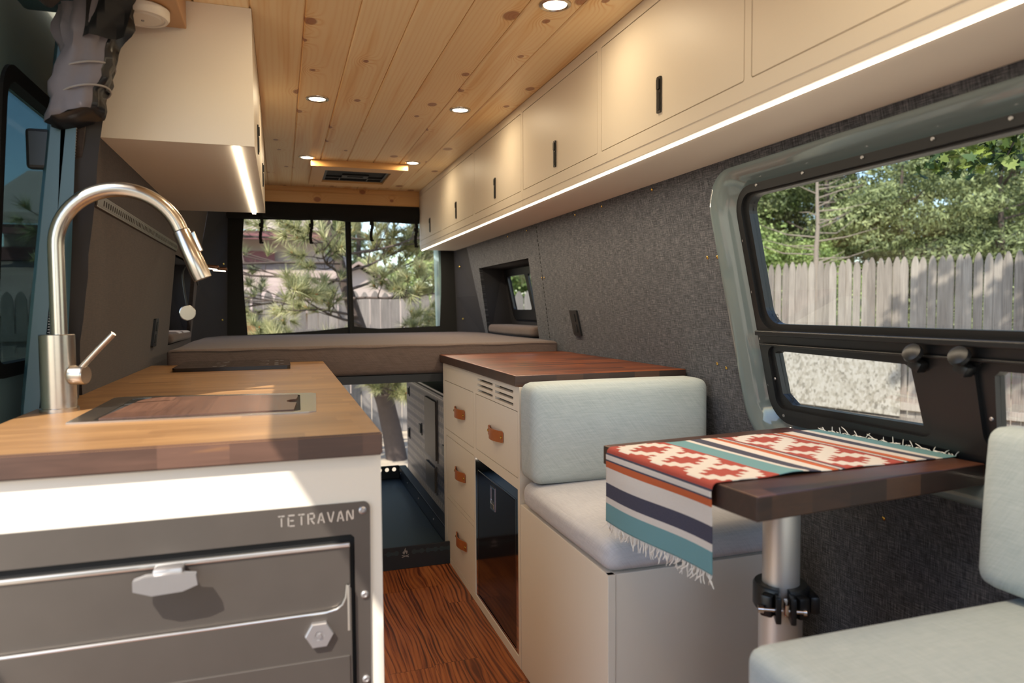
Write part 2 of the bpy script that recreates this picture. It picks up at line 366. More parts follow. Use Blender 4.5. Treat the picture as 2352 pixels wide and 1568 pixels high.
def tube(bm, pts, r, n=16, caps=True, mat=0):
    pts = [Vector(p) for p in pts]; rs = r if isinstance(r, (list, tuple)) else [r] * len(pts)
    rings = []; a = None
    for i, p in enumerate(pts):
        d = (pts[min(i + 1, len(pts) - 1)] - pts[max(i - 1, 0)]).normalized()
        if a is None: a, c = frame_at(d)
        else:
            a = (a - d * a.dot(d)).normalized(); c = a.cross(d).normalized()
        rings.append([bm.verts.new(p + (a * math.cos(2 * PI * k / n) + c * math.sin(2 * PI * k / n)) * rs[i]) for k in range(n)])
    for i in range(len(rings) - 1):
        for k in range(n):
            f = bm.faces.new((rings[i][k], rings[i][(k + 1) % n], rings[i + 1][(k + 1) % n], rings[i + 1][k])); f.material_index = mat
    if caps:
        for rg in (rings[0], rings[-1]):
            f = bm.faces.new(rg); f.material_index = mat
    return bm
def lathe(bm, prof, c, axis=(0, 0, 1), n=32):
    """prof: list of (r, h) along axis from c"""
    c = Vector(c); ax = Vector(axis).normalized(); a, d = frame_at(ax)
    rings = []
    for r, h in prof:
        if r < 1e-6: rings.append([bm.verts.new(c + ax * h)])
        else: rings.append([bm.verts.new(c + ax * h + (a * math.cos(2 * PI * k / n) + d * math.sin(2 * PI * k / n)) * r) for k in range(n)])
    for p, q in zip(rings, rings[1:]):
        for k in range(n):
            k2 = (k + 1) % n
            if len(p) == 1 and len(q) == 1: continue
            if len(p) == 1: bm.faces.new((p[0], q[k], q[k2]))
            elif len(q) == 1: bm.faces.new((p[k], p[k2], q[0]))
            else: bm.faces.new((p[k], p[k2], q[k2], q[k]))
    return bm
def rrect(u0, u1, v0, v1, r, n=8):
    out = []
    for (cu, cv, a0) in ((u1 - r, v1 - r, 0), (u0 + r, v1 - r, 90), (u0 + r, v0 + r, 180), (u1 - r, v0 + r, 270)):
        for k in range(n + 1):
            t = math.radians(a0 + 90 * k / n); out.append((cu + r * math.cos(t), cv + r * math.sin(t)))
    return out
def inpoly(p, poly):
    x, y = p; c = False; j = len(poly) - 1
    for i in range(len(poly)):
        xi, yi = poly[i]; xj, yj = poly[j]
        if (yi > y) != (yj > y) and x < (xj - xi) * (y - yi) / (yj - yi) + xi: c = not c
        j = i
    return c
def holed(bm, outer, holes, fmap, thick, extra=()):
    """plate in (u,v) with holes; fmap(u,v,t) -> 3D, t in {0,thick}"""
    vs, es = [], []
    for loop in [outer] + list(holes):
        s = len(vs); vs += [Vector(p) for p in loop]; es += [(s + i, s + (i + 1) % len(loop)) for i in range(len(loop))]
    for (p, q) in extra:
        s = len(vs); vs += [Vector(p), Vector(q)]; es.append((s, s + 1))
    rv, re, rf, *_ = delaunay_2d_cdt(vs, es, [], 0, 1e-6)
    keep = []
    for f in rf:
        c = (sum(rv[i][0] for i in f) / len(f), sum(rv[i][1] for i in f) / len(f))
        if inpoly(c, outer) and not any(inpoly(c, h) for h in holes): keep.append(f)
    A = {}; D = {}
    def ga(i):
        if i not in A: A[i] = bm.verts.new(fmap(rv[i][0], rv[i][1], 0)); D[i] = bm.verts.new(fmap(rv[i][0], rv[i][1], thick))
        return A[i]
    cnt = {}
    for f in keep:
        for i in f: ga(i)
        bm.faces.new([A[i] for i in f]); bm.faces.new([D[i] for i in reversed(f)])
        for k in range(len(f)):
            e = tuple(sorted((f[k], f[(k + 1) % len(f)]))); cnt.setdefault(e, []).append((f[k], f[(k + 1) % len(f)]))
    for e, l in cnt.items():
        if len(l) == 1:
            i, j = l[0]; bm.faces.new((A[i], A[j], D[j], D[i]))
    return bm
def rect(u0, u1, v0, v1): return [(u0, v0), (u1, v0), (u1, v1), (u0, v1)]
def loft(bm, loops, closed=True, mat=0):
    rings = [[bm.verts.new(p) for p in l] for l in loops]
    for a_, b_ in zip(rings, rings[1:]):
        n = len(a_)
        for k in range(n if closed else n - 1):
            f = bm.faces.new((a_[k], a_[(k + 1) % n], b_[(k + 1) % n], b_[k])); f.material_index = mat
    return rings
def prism(bm, pts, fmap, thick):
    a_ = [bm.verts.new(fmap(u, v, 0)) for u, v in pts]; b_ = [bm.verts.new(fmap(u, v, thick)) for u, v in pts]
    bm.faces.new(a_); bm.faces.new(b_[::-1]); n = len(pts)
    for k in range(n): bm.faces.new((a_[k], a_[(k + 1) % n], b_[(k + 1) % n], b_[k]))
    return bm
def cushion(bm, x0, x1, y0, y1, z0, z1, r=0.03, crown=(0, 0, 0.008), n=14, wob=0.0, seed=0, rot=None):
    """soft box: rounded edges and slightly swollen faces"""
    t = bmesh.new(); bmesh.ops.create_cube(t, size=2)
    bmesh.ops.subdivide_edges(t, edges=t.edges[:], cuts=n, use_grid_fill=True)
    h = Vector(((x1 - x0) / 2, (y1 - y0) / 2, (z1 - z0) / 2)); c = Vector(((x0 + x1) / 2, (y0 + y1) / 2, (z0 + z1) / 2)); rn = random.Random(seed)
    ph = [rn.uniform(0, 6) for _ in range(4)]
    for v in t.verts:
        # warp the grid towards the edges so rounding has vertices
        q = Vector([math.copysign(1 - (1 - abs(s)) ** 1.6, s) for s in v.co])
        p = Vector((q.x * h.x, q.y * h.y, q.z * h.z))
        inner = Vector([max(-h[i] + r, min(h[i] - r, p[i])) for i in range(3)])
        d = p - inner
        if d.length > 1e-9: d = d.normalized() * min(r, max(abs(d.x), abs(d.y), abs(d.z)))
        p = inner + d
        for i in range(3):
            o_ = [k for k in range(3) if k != i]
            if abs(q[i]) > 0.999:
                p[i] += math.copysign(crown[i] * (1 - q[o_[0]] ** 2) * (1 - q[o_[1]] ** 2), q[i])
        if wob: p.z += wob * math.sin(p.x * 5 + ph[0]) * math.cos(p.y * 6 + ph[1]); p.x += wob * 0.5 * math.sin(p.y * 9 + ph[2])
        v.co = p
    if rot: 
        R = Euler(rot).to_matrix()
        for v in t.verts: v.co = R @ v.co
    for v in t.verts: v.co = v.co + c
    join(bm, t); return bm

# wall profiles (x as a function of height)
def interp(z, P):
    if z <= P[0][0]: return P[0][1]
    for (a_, xa), (b_, xb) in zip(P, P[1:]):
        if z <= b_: return xa + (xb - xa) * (z - a_) / (b_ - a_)
    return P[-1][1]
PR = [(0, 1.34), (0.60, 1.341), (0.9, 1.275), (1.51, 1.141), (1.72, 1.08), (1.95, 0.98)]
PL = [(0, -0.50), (0.9, -0.50), (1.545, -0.413), (1.69, -0.385), (1.85, -0.345), (1.95, -0.30)]
XR = lambda z: interp(z, PR)
XL = lambda z: interp(z, PL)
fR = lambda u, v, t: Vector((XR(v) + t, u, v))
fL = lambda u, v, t: Vector((XL(v) - t, u, v))
zl = lambda y0, y1, zs: [((y0, z), (y1, z)) for z in zs]

# ---------------------------------------------------------------- the shell
bm = B(); box(bm, -0.60, 1.40, -1.3, 3.02, -0.04, 0.0)
struct('floor', bm, M['floor'], label='zebra-grained vinyl plank floor of the van aisle', loc=(0, 0, 0))
bm = B()
k = -4; x = 0.077 - 0.1365 * 4
while x < 1.25:
    box(bm, x + 0.0010, x + 0.1355, -1.3, 4.74, 1.900, 1.915, 0.0035, 1)
    box(bm, x + 0.1345, x + 0.1375, -1.3, 4.74, 1.906, 1.915)
    x += 0.1365
box(bm, -0.535, 1.42, -1.3, 4.80, 1.915, 1.96)
struct('ceiling', bm, M['pine'], label='knotty pine tongue and groove ceiling', loc=(0, 0, 0))

# right wall with window cut-out and niche
PAINT = dict(u0=0.40, u1=1.728, v0=0.715, v1=1.489)
niche_R = [(3.392, 0.962), (4.335, 0.962), (4.215, 1.367), (3.304, 1.367)]
bm = B()
holed(bm, rect(-0.35, 4.40, 0, 1.93), [rrect(PAINT['u0'] + .012, PAINT['u1'] - .012, PAINT['v0'] + .012, PAINT['v1'] - .012, 0.11), niche_R], fR, 0.02,
      zl(-0.35, 4.40, [0.6, 0.9, 1.51, 1.72]))
wr = struct('wall_right', bm, M['wallfab'], label='heathered grey-brown fabric wall on the right', loc=(0, 0, 0))
# a shallow seam line and stud screws
for i, (y, z) in enumerate([(1.742, 1.262), (1.791, 1.264), (1.84, 0.946), (1.797, 0.936), (3.17, 1.263), (3.136, 1.262), (2.027, 1.497), (1.277, 0.62), (3.543, 1.495), (3.243, 1.495), (2.65, 1.495), (2.40, 1.495)]):
    bm = B(); lathe(bm, [(0.0045, 0), (0.005, 0.0015), (0.003, 0.003), (0, 0.003)], (XR(z), y, z), (-1, 0, -0.2), 12)
    obj('screw', bm, M['brass'], wr, smooth=True)
bm = B()
for z in [0.97 + i * 0.02 for i in range(28)]:
    yy = 3.235 - (z - 0.966) * 0.245
    box(bm, XR(z + .01) - 0.0010, XR(z + .01) + 0.001, yy - 0.0015, yy + 0.0015, z, z + 0.0202)
obj('seam', bm, M['void'], wr)
bm = B(); box(bm, XR(.68) - .0012, XR(.68) + .001, 0.2, 1.95, .700, .703)
obj('seam', bm, M['void'], wr)

# left wall (rear part) with niche, the door opening in front of it
niche_L = [(3.52, 0.962), (4.335, 0.962), (4.215, 1.367), (3.43, 1.367)]
outl = [(2.10, 0), (4.40, 0), (4.40, 1.93), (1.84, 1.93), (1.84, 1.50), (1.90, 1.20), (2.10, 0.90)]
bm = B(); holed(bm, outl, [niche_L], fL, 0.02, zl(2.10, 4.40, [0.9]) + zl(1.84, 4.40, [1.545, 1.69, 1.85]))
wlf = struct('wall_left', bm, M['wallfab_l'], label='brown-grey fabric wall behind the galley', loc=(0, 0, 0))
for (y, z) in [(1.865, 1.565), (1.90, 1.268), (3.388, 1.448), (3.36, 1.50)]:
    bm = B(); lathe(bm, [(0.0045, 0), (0.005, 0.0015), (0.003, 0.003), (0, 0.003)], (XL(z), y, z), (1, 0, -0.13), 12); obj('screw', bm, M['brass'], wlf, smooth=True)

# niches
def niche(name, side, quad, label, wy0, wy1, wz0, wz1, n):
    f = fR if side > 0 else fL
    bm = B(); dep = 0.17
    inner = [(u + (0.0 if v < 1.1 else 0.05), v) for u, v in quad]
    loft(bm, [[f(u, v, 0.0) for u, v in quad], [f(u, v, 0.02) for u, v in quad], [f(u, v, dep) for u, v in inner]])
    holed(bm, inner, [rrect(wy0, wy1, wz0, wz1, 0.02)], lambda u, v, t: f(u, v, dep + t), 0.012)
    struct('trim_%d' % n, bm, M['darkfab'], label=label)
    bm = B(); holed(bm, rrect(wy0 - .035, wy1 + .035, wz0 - .05, wz1 + .03, 0.03), [rrect(wy0 + .004, wy0 + (wy1 - wy0) * .27, wz0 + .01, wz1 - .01, 0.015), rrect(wy0 + (wy1 - wy0) * .36, wy1 - .004, wz0 + .01, wz1 - .01, 0.015)],
                    lambda u, v, t: f(u, v, dep - 0.012 + t), 0.012)
    wdw = struct('window_%d' % n, bm, M['black'], label='small black-framed sliding window in the %s bed niche' % ('right' if side > 0 else 'left'))
    bm = B(); prism(bm, rrect(wy0, wy1, wz0, wz1, 0.02), lambda u, v, t: f(u, v, dep + 0.002 + t), 0.004); obj('pane', bm, M['glass'], wdw)
niche('niche', 1, niche_R, 'dark lined niche beside the bed on the right', 3.66, 4.18, 1.10, 1.325, 2)
niche('niche', -1, niche_L, 'dark lined niche beside the bed on the left', 3.62, 4.18, 1.10, 1.325, 3)

# rear end: jambs and header
bm = B()
for s in (1, -1):
    f = XR if s > 0 else XL; xe = 1.145 if s > 0 else -0.315
    zs = [0.0, 0.6, 0.9, 1.2, 1.51, 1.72, 1.92]
    loft(bm, [[Vector((f(z), 4.395, z)) for z in zs], [Vector((xe + (0.03 if s > 0 else -0.03) * (1.2 - z), 4.70, z)) for z in zs],
              [Vector((xe + (0.03 if s > 0 else -0.03) * (1.2 - z), 4.76, z)) for z in zs], [Vector((f(z) + 0.15 * s, 4.76, z)) for z in zs]], closed=False)
wrr = struct('wall_rear', bm, M['darkfab'], label='dark fabric-covered pillars around the rear doors', loc=(0, 0, 0))
for (x, y, z) in [(1.150, 4.62, 1.40), (1.170, 4.62, 1.05), (-0.325, 4.62, 1.40), (-0.34, 4.62, 1.06)]:
    bm = B(); lathe(bm, [(0.006, 0), (0.006, 0.002), (0, 0.003)], (x, y, z), (-1 if x > 0 else 1, -0.9, 0), 12); obj('screw', bm, M['brass'], wrr, smooth=True)
bm = B(); box(bm, -0.34, 1.17, 4.700, 4.722, 1.80, 1.875, 0.003); box(bm, -0.34, 1.17, 4.692, 4.722, 1.868, 1.902, 0.004)
box(bm, -0.34, 1.17, 4.696, 4.722, 1.796, 1.806, 0.002)
struct('trim_1', bm, M['pinetrim'], label='pine header board above the rear opening')

# painted pressed-steel surround of the big right window
P_ = PAINT
def rloop(ins, off, r):
    return [fR(u, v, off) for u, v in rrect(P_['u0'] + ins, P_['u1'] - ins, P_['v0'] + ins, P_['v1'] - ins * 0.60, max(r - ins * 0.55, 0.03), 10)]
bm = B(); loft(bm, [rloop(0.0, 0.004, .12), rloop(0.0, -0.006, .12), rloop(0.006, -0.013, .12), rloop(0.018, -0.012, .12), rloop(0.035, -0.004, .12), rloop(0.055, 0.012, .12), rloop(0.070, 0.034, .12), rloop(0.085, 0.040, .12)])
struct('trim_4', bm, M['tealgrey'], label='glossy grey-teal painted surround of the big side window', smooth=True, autos=60)
gu = rrect(0.53, 1.598, 1.072, 1.412, 0.045)
gl1 = [(1.148, 0.862), (1.556, 0.853), (1.588, 0.880), (1.592, 0.992), (1.578, 0.999), (1.172, 0.993), (1.158, 0.985)]
gl2 = [(0.56, 0.85), (0.972, 0.862), (0.982, 0.885), (0.972, 0.985), (0.96, 0.995), (0.57, 0.995), (0.55, 0.98)]
bm = B(); holed(bm, rrect(0.478, 1.652, 0.795, 1.440, 0.075), [gu, gl1, gl2], lambda u, v, t: fR(u, v, 0.022 + t), 0.026)
win = struct('window_1', bm, M['black'], label='large black-framed awning window in the right wall')
bm = B(); holed(bm, rrect(0.500, 1.632, 0.822, 1.428, 0.06), [rrect(0.515, 1.618, 1.056, 1.418, 0.05), rrect(1.118, 1.610, 0.838, 1.012, 0.03), rrect(0.52, 1.005, 0.838, 1.012, 0.03)], lambda u, v, t: fR(u, v, 0.012 + t), 0.010)
obj('inner_frame', bm, M['black'], win)
bm = B()
box(bm, XR(1.05) - 0.004, XR(1.05) + 0.03, 0.50, 1.63, 1.040, 1.054, 0.003); box(bm, XR(1.02) + 0.004, XR(1.02) + 0.03, 0.50, 1.63, 1.012, 1.018, 0.002)
obj('sill_bar', bm, M['black'], win)
for i, q in enumerate((gu, gl1, gl2)):
    bm = B(); prism(bm, q, lambda u, v, t: fR(u, v, 0.034 + t), 0.004); obj('pane', bm, M['glass'], win)
for (y, z) in [(1.55, 1.434), (1.38, 1.434), (1.20, 1.434), (1.03, 1.434), (0.88, 1.434), (0.72, 1.434), (1.642, 1.30), (1.642, 1.16), (1.642, 1.03), (1.640, 0.90), (1.60, .818), (1.46, .804), (1.30, .803), (1.16, .803), (1.18, 1.03), (0.95, 1.03), (1.61, .92), (0.99, 0.90)]:
    bm = B(); lathe(bm, [(0.004, 0), (0.0045, 0.001), (0.003, 0.003), (0, 0.003)], fR(y, z, 0.022), (-1, 0, -0.2), 10); obj('screw', bm, M['zinc'], win, smooth=True)
for y in (1.112, 1.008):
    bm = B(); lathe(bm, [(0.006, -0.01), (0.018, 0.0), (0.021, 0.006), (0.019, 0.014), (0.010, 0.018), (0, 0.018)], fR(y, 1.018, -0.012), (-0.8, -0.1, 0.45), 20)
    box(bm, XR(1.0) - 0.012, XR(1.0) + 0.014, y - 0.008, y + 0.022, 0.985, 1.008, 0.004, rot=(0.5, 0, 0)); obj('latch', bm, M['black'], win, smooth=True)
# tiny glass stamps in the pane corners
def text_mesh(txt, size, mp, ext=0.0003):
    cu = bpy.data.curves.new('t', 'FONT'); cu.body = txt; cu.size = size; cu.extrude = ext; cu.resolution_u = 3
    o = bpy.data.objects.new('t', cu); C.objects.link(o); dg = bpy.context.evaluated_depsgraph_get(); dg.update()
    me = bpy.data.meshes.new_from_object(o.evaluated_get(dg)); bm = B(); bm.from_mesh(me)
    bpy.data.objects.remove(o); bpy.data.curves.remove(cu); bpy.data.meshes.remove(me)
    for v in bm.verts: v.co = mp(*v.co)
    return bm
for (y0, z0) in [(1.577, 1.093), (1.572, 0.877)]:
    bm = text_mesh('JTS', 0.009, lambda a_, c_, d_, y0=y0, z0=z0: fR(y0 - a_, z0 + c_, 0.033 - d_))
    for k in range(4):
        w_ = (0.010, 0.012, 0.008, 0.009)[k]; zz = z0 - 0.004 - k * 0.0035
        box(bm, XR(zz) + 0.0325, XR(zz) + 0.0335, y0 - 0.006 - w_ / 2 - .001, y0 - 0.006 + w_ / 2 - .001, zz, zz + 0.0014)
    obj('glass_stamp', bm, M['void'], win)

# ---------------------------------------------------------------- left side door opening
XD = lambda z: -0.528 + max(0, z - 0.85) * 0.115           # leaning opening line
bm = B()
zs = [0.0, 0.5, 0.9, 1.2, 1.5, 1.7, 1.93]
loft(bm, [[Vector((XD(z), 1.83, z)) for z in zs], [Vector((XD(z) - 0.030, 1.83, z)) for z in zs], [Vector((XD(z) - 0.042, 1.85, z)) for z in zs],
          [Vector((XD(z) - 0.042, 1.92, z)) for z in zs], [Vector((XD(z) - 0.01, 1.93, z)) for z in zs]], closed=True)
box(bm, -0.53, -0.36, -0.3, 1.86, 1.79, 1.94, 0.01)
struct('door_1', bm, M['teal'], label='teal painted jamb and header of the open sliding door', smooth=True, autos=35)
# black strip and wrinkled inner lining behind the zipper
cur = thing('door_curtain', (-0.46, 1.86, 0.9), 'rolled dark canvas door screen gathered above the tap at the sliding door', 'curtain')
bm = B()
pts = []
zs = [0.9 + i * 0.05 for i in range(20)]
def xz_(z): return XD(z)
loops = []
for z in zs:
    wv = 0.006 * math.sin(z * 31) + 0.004 * math.sin(z * 67)
    loops.append([Vector((XD(z) + 0.000, 1.842 + wv, z)), Vector((XD(z) + 0.03 + wv, 1.846, z)), Vector((XD(z) + 0.065, 1.853 - wv, z)), Vector((XL(z) + 0.004, 1.93 + (0.12 if z < 1.15 else 0.0) * max(0, (1.15 - z) / .25), z)),
                  Vector((XL(z) - 0.01, 1.97 + (0.12 if z < 1.15 else 0.0), z)), Vector((XD(z), 1.86, z))])
loft(bm, loops); obj('side_strip', bm, M['curtfab'], cur, smooth=True, autos=60)
bm = B(); 
zp = [(XD(z) + 0.012 + 0.006 * math.sin(z * 9 + 1), 1.838, z) for z in [0.905 + i * 0.03 for i in range(22)]]
tube(bm, zp, 0.0028, 8)
z = 0.91
while z < 1.53:
    x_ = XD(z) + 0.012 + 0.006 * math.sin(z * 9 + 1); box(bm, x_ - 0.0045, x_ + 0.0045, 1.831, 1.836, z, z + 0.0025); z += 0.0062
obj('zipper', bm, M['stitch'], cur)
# the bundle: sagging roll along the header with a gathered end
def bundle(y0, y1, n, m=28):
    bm = B(); loops = []
    for i in range(n):
        t = i / (n - 1); y = y0 + (y1 - y0) * t
        # end facing the rear droops into a gathered tail
        sag = 0.02 * math.sin(t * PI * 3)
        cx = -0.425 + 0.004 * math.sin(t * 9); cz = 1.800 - 0.005 * t + sag * 0.4; ry = 0.068 + 0.008 * math.sin(t * 23); rx = 0.046 + 0.006 * math.sin(t * 17 + 1)
        l = []
        for k in range(m):
            a_ = 2 * PI * k / m
            q = 1 + 0.09 * math.sin(3 * a_ + t * 14) + 0.05 * math.sin(7 * a_ - t * 31)
            l.append(Vector((cx + rx * q * math.cos(a_), y, cz + ry * q * math.sin(a_))))
        loops.append(l)
    rg = loft(bm, loops)
    for g in (rg[0], rg[-1]): bm.faces.new(g)
    return bm
bm = bundle(0.2, 1.66, 44); obj('roll', bm, M['curtfab'], cur, smooth=True, autos=70)
bm = B(); loops = []
for i in range(22):
    t = i / 21; z = 1.86 - t * 0.315
    cx = XD(z) + 0.036 + 0.01 * math.sin(t * 5); cy = 1.80
    rx = 0.076 * (1 - 0.34 * t) * (1 + 0.10 * math.sin(t * 21)) + (0.012 if 0.72 < t < 0.82 else 0); ry = 0.050 * (1 - 0.2 * t)
    l = []
    for k in range(30):
        a_ = 2 * PI * k / 30; q = 1 + 0.10 * math.sin(4 * a_ + t * 6) + 0.07 * math.sin(11 * a_ - t * 5) + 0.035 * math.sin(19 * a_ + t * 13)
        l.append(Vector((cx + rx * q * math.cos(a_), cy + ry * q * math.sin(a_), z + 0.02 * math.cos(a_ + 0.6) * t)))
    loops.append(l)
rg = loft(bm, loops)
for g in (rg[0], rg[-1]): bm.faces.new(g)
ge = obj('gathered_end', bm, [M['greyscreen'], M['vinyl']], cur, smooth=True, autos=70)
for i_, p in enumerate(ge.data.polygons):
    k_ = i_ % 30
    p.material_index = 1 if (k_ < 8 or k_ > 25) or (12 < k_ < 15) else 0
for (zc, rx) in ((1.650, 0.055), (1.600, 0.050)):
    bm = B(); pts = [(XD(zc) + 0.040 + rx * math.cos(t), 1.80 + 0.047 * math.sin(t), zc + 0.014 * math.cos(t + .5)) for t in [2 * PI * k / 32 for k in range(33)]]
    tube(bm, pts, 0.0022, 8, caps=False); obj('piping', bm, M['stitch'], cur, smooth=True)
# shiny black vinyl fold
bm = B(); loops = []
for i in range(14):
    t = i / 13; z = 1.86 - 0.15 * t
    loops.append([Vector((XD(z) + 0.035 + 0.030 * math.sin(k * .9 + t * 3) * .2 + 0.012 * k, 1.742 - 0.012 * math.sin(k * 1.3 + t * 5), z)) for k in range(8)])
loft(bm, loops, closed=False)
t_ = bmesh.new(); t_.free()
obj('vinyl_flap', bm, M['rubber'], cur, smooth=True)

# open sliding door standing outside, seen through the opening
sd = thing('sliding_door', (-0.68, 2.4, 0.0), 'teal sliding van door slid open outside, tinted glass beyond the tap', 'door')
fD = lambda u, v, t: Vector((-0.619 - 0.04 * max(0, 1.0 - v) + 0.07 * max(0, v - 1.0) - t, u, v))
bm = B(); holed(bm, rrect(1.58, 3.10, -0.1, 1.92, 0.1), [rrect(1.85, 2.98, 0.985, 1.66, 0.06)], fD, 0.05, zl(1.58, 3.10, [1.0])); obj('panel', bm, M['teal_lit'], sd, smooth=True, autos=30)
bm = B(); holed(bm, rrect(1.835, 3.0, 0.965, 1.68, 0.07), [rrect(1.865, 2.97, 0.998, 1.645, 0.05)], lambda u, v, t: fD(u, v, t - 0.008), 0.03, zl(1.8, 3.1, [1.0])); obj('gasket', bm, M['rubber'], sd)
bm = B(); prism(bm, rrect(1.855, 2.98, 0.99, 1.655, 0.05), lambda u, v, t: fD(u, v, 0.02 + t), 0.004); obj('pane', bm, M['tint'], sd)
bm = B(); box(bm, -0.535, -0.475, 1.845, 1.87, 1.44, 1.53, 0.008); obj('lock_plate', bm, M['black'], sd)
# unseen windowless left side added to keep sun off the near seat; cab side
bm = B(); box(bm, -0.62, -0.50, -1.3, 0.40, -0.1, 1.93); struct('wall_front_sun_block', bm, M['darkfab'], label='unseen windowless side wall ahead of the sliding door, added to block sun')
bm = B(); box(bm, 1.30, 1.42, -1.3, -0.33, -0.1, 1.93); struct('wall_cab', bm, M['darkfab'], label='dark side lining beside the cab')

# ---------------------------------------------------------------- ceiling fittings
def puck(x, y, label):
    t = thing('ceiling_light', (x, y, 1.9), label, 'light', 'recessed round ceiling lights')
    bm = B(); lathe(bm, [(0.030, 0.004), (0.030, -0.002), (0.034, -0.005), (0.041, -0.003), (0.042, 0.0), (0.042, 0.002)], (x, y, 1.9), (0, 0, 1), 36); obj('bezel', bm, M['steel'], t, smooth=True)
    bm = B(); lathe(bm, [(0.030, 0.0), (0.030, -0.002), (0, -0.002)], (x, y, 1.9), (0, 0, 1), 36); obj('diffuser', bm, M['puck'], t, smooth=True)
    l = bpy.data.lights.new('puck_light', 'AREA'); l.shape = 'DISK'; l.size = 0.056; l.energy = 1.15; l.color = (1.0, 0.80, 0.52)
    o = bpy.data.objects.new('puck_light', l); C.objects.link(o); o.parent = t; o.location = (0, 0, -0.006)
    return t
puck(0.688, 1.72, 'round recessed ceiling light at the top of the photo, largest of the set')
puck(0.145, 2.735, 'lit round ceiling light on the left, nearer than the vent')
puck(0.687, 2.725, 'lit round ceiling light in the middle right of the boards, beside overhead doors')
puck(0.145, 3.79, 'lit round ceiling light just left of the roof vent')
puck(0.687, 3.775, 'lit round ceiling light just right of the roof vent')
puck(0.145, 1.72, 'added unseen round ceiling light on the left, brightening the interior')  # this lamp and the next two are unseen, added to brighten the interior
puck(0.145, 0.68, 'added unseen round ceiling light over the cab end on the left')
puck(0.688, 0.68, 'added unseen round ceiling light over the cab end on the right')
vt = thing('roof_vent', (0.42, 4.13, 1.9), 'dark roof vent grille in a raised pine frame near the rear', 'vent')
bm = B(); holed(bm, rect(0.175, 0.660, 3.85, 4.44), [rect(0.245, 0.600, 3.965, 4.33)], lambda u, v, t: Vector((u, v, 1.872 + t)), 0.028)
box(bm, 0.165, 0.672, 3.83, 3.855, 1.866, 1.9, 0.002); obj('frame', bm, M['pinetrim'], vt)
bm = B(); box(bm, 0.245, 0.600, 3.965, 4.33, 1.893, 1.8995); obj('screen', bm, M['void'], vt)
bm = B()
for (a_, b_, c_, d_) in [(0.247, 0.598, 3.967, 3.985), (0.247, 0.598, 4.312, 4.328), (0.247, 0.262, 3.967, 4.328), (0.583, 0.598, 3.967, 4.328), (0.25, 0.6, 4.225, 4.233), (0.34, 0.347, 4.23, 4.32), (0.50, 0.507, 4.23, 4.32), (0.35, 0.50, 4.15, 4.165), (0.35, 0.38, 4.16, 4.23), (0.47, 0.50, 4.16, 4.23), (0.38, 0.47, 4.195, 4.225)]:
    box(bm, a_, b_, c_, d_, 1.883, 1.893, 0.002)
obj('grille', bm, M['blacksat'], vt)
# smoke detector on its wooden block
bb = thing('wooden_block', (-0.29, 1.80, 1.83), 'brown wooden mounting block above the left overhead cabinet', 'block')
bm = B(); box(bm, -0.378, -0.210, 1.62, 1.968, 1.826, 1.899, 0.003); obj('body', bm, M['brownwood'], bb)
dt = thing('smoke_detector', (-0.283, 1.86, 1.832), 'round white smoke detector under the brown wooden block', 'smoke detector')
bm = B(); lathe(bm, [(0.052, 0.0), (0.058, -0.004), (0.058, -0.020), (0.054, -0.026), (0.048, -0.026), (0.046, -0.023), (0.042, -0.023), (0.039, -0.027), (0, -0.029)], (-0.292, 1.86, 1.826), (0, 0, 1), 40); obj('body', bm, M['whiteplastic'], dt, smooth=True)
bm = B(); lathe(bm, [(0.004, -0.028), (0.003, -0.031), (0, -0.031)], (-0.292, 1.86, 1.826), (0, 0, 1), 16); obj('indicator', bm, M['mark'], dt, smooth=True)

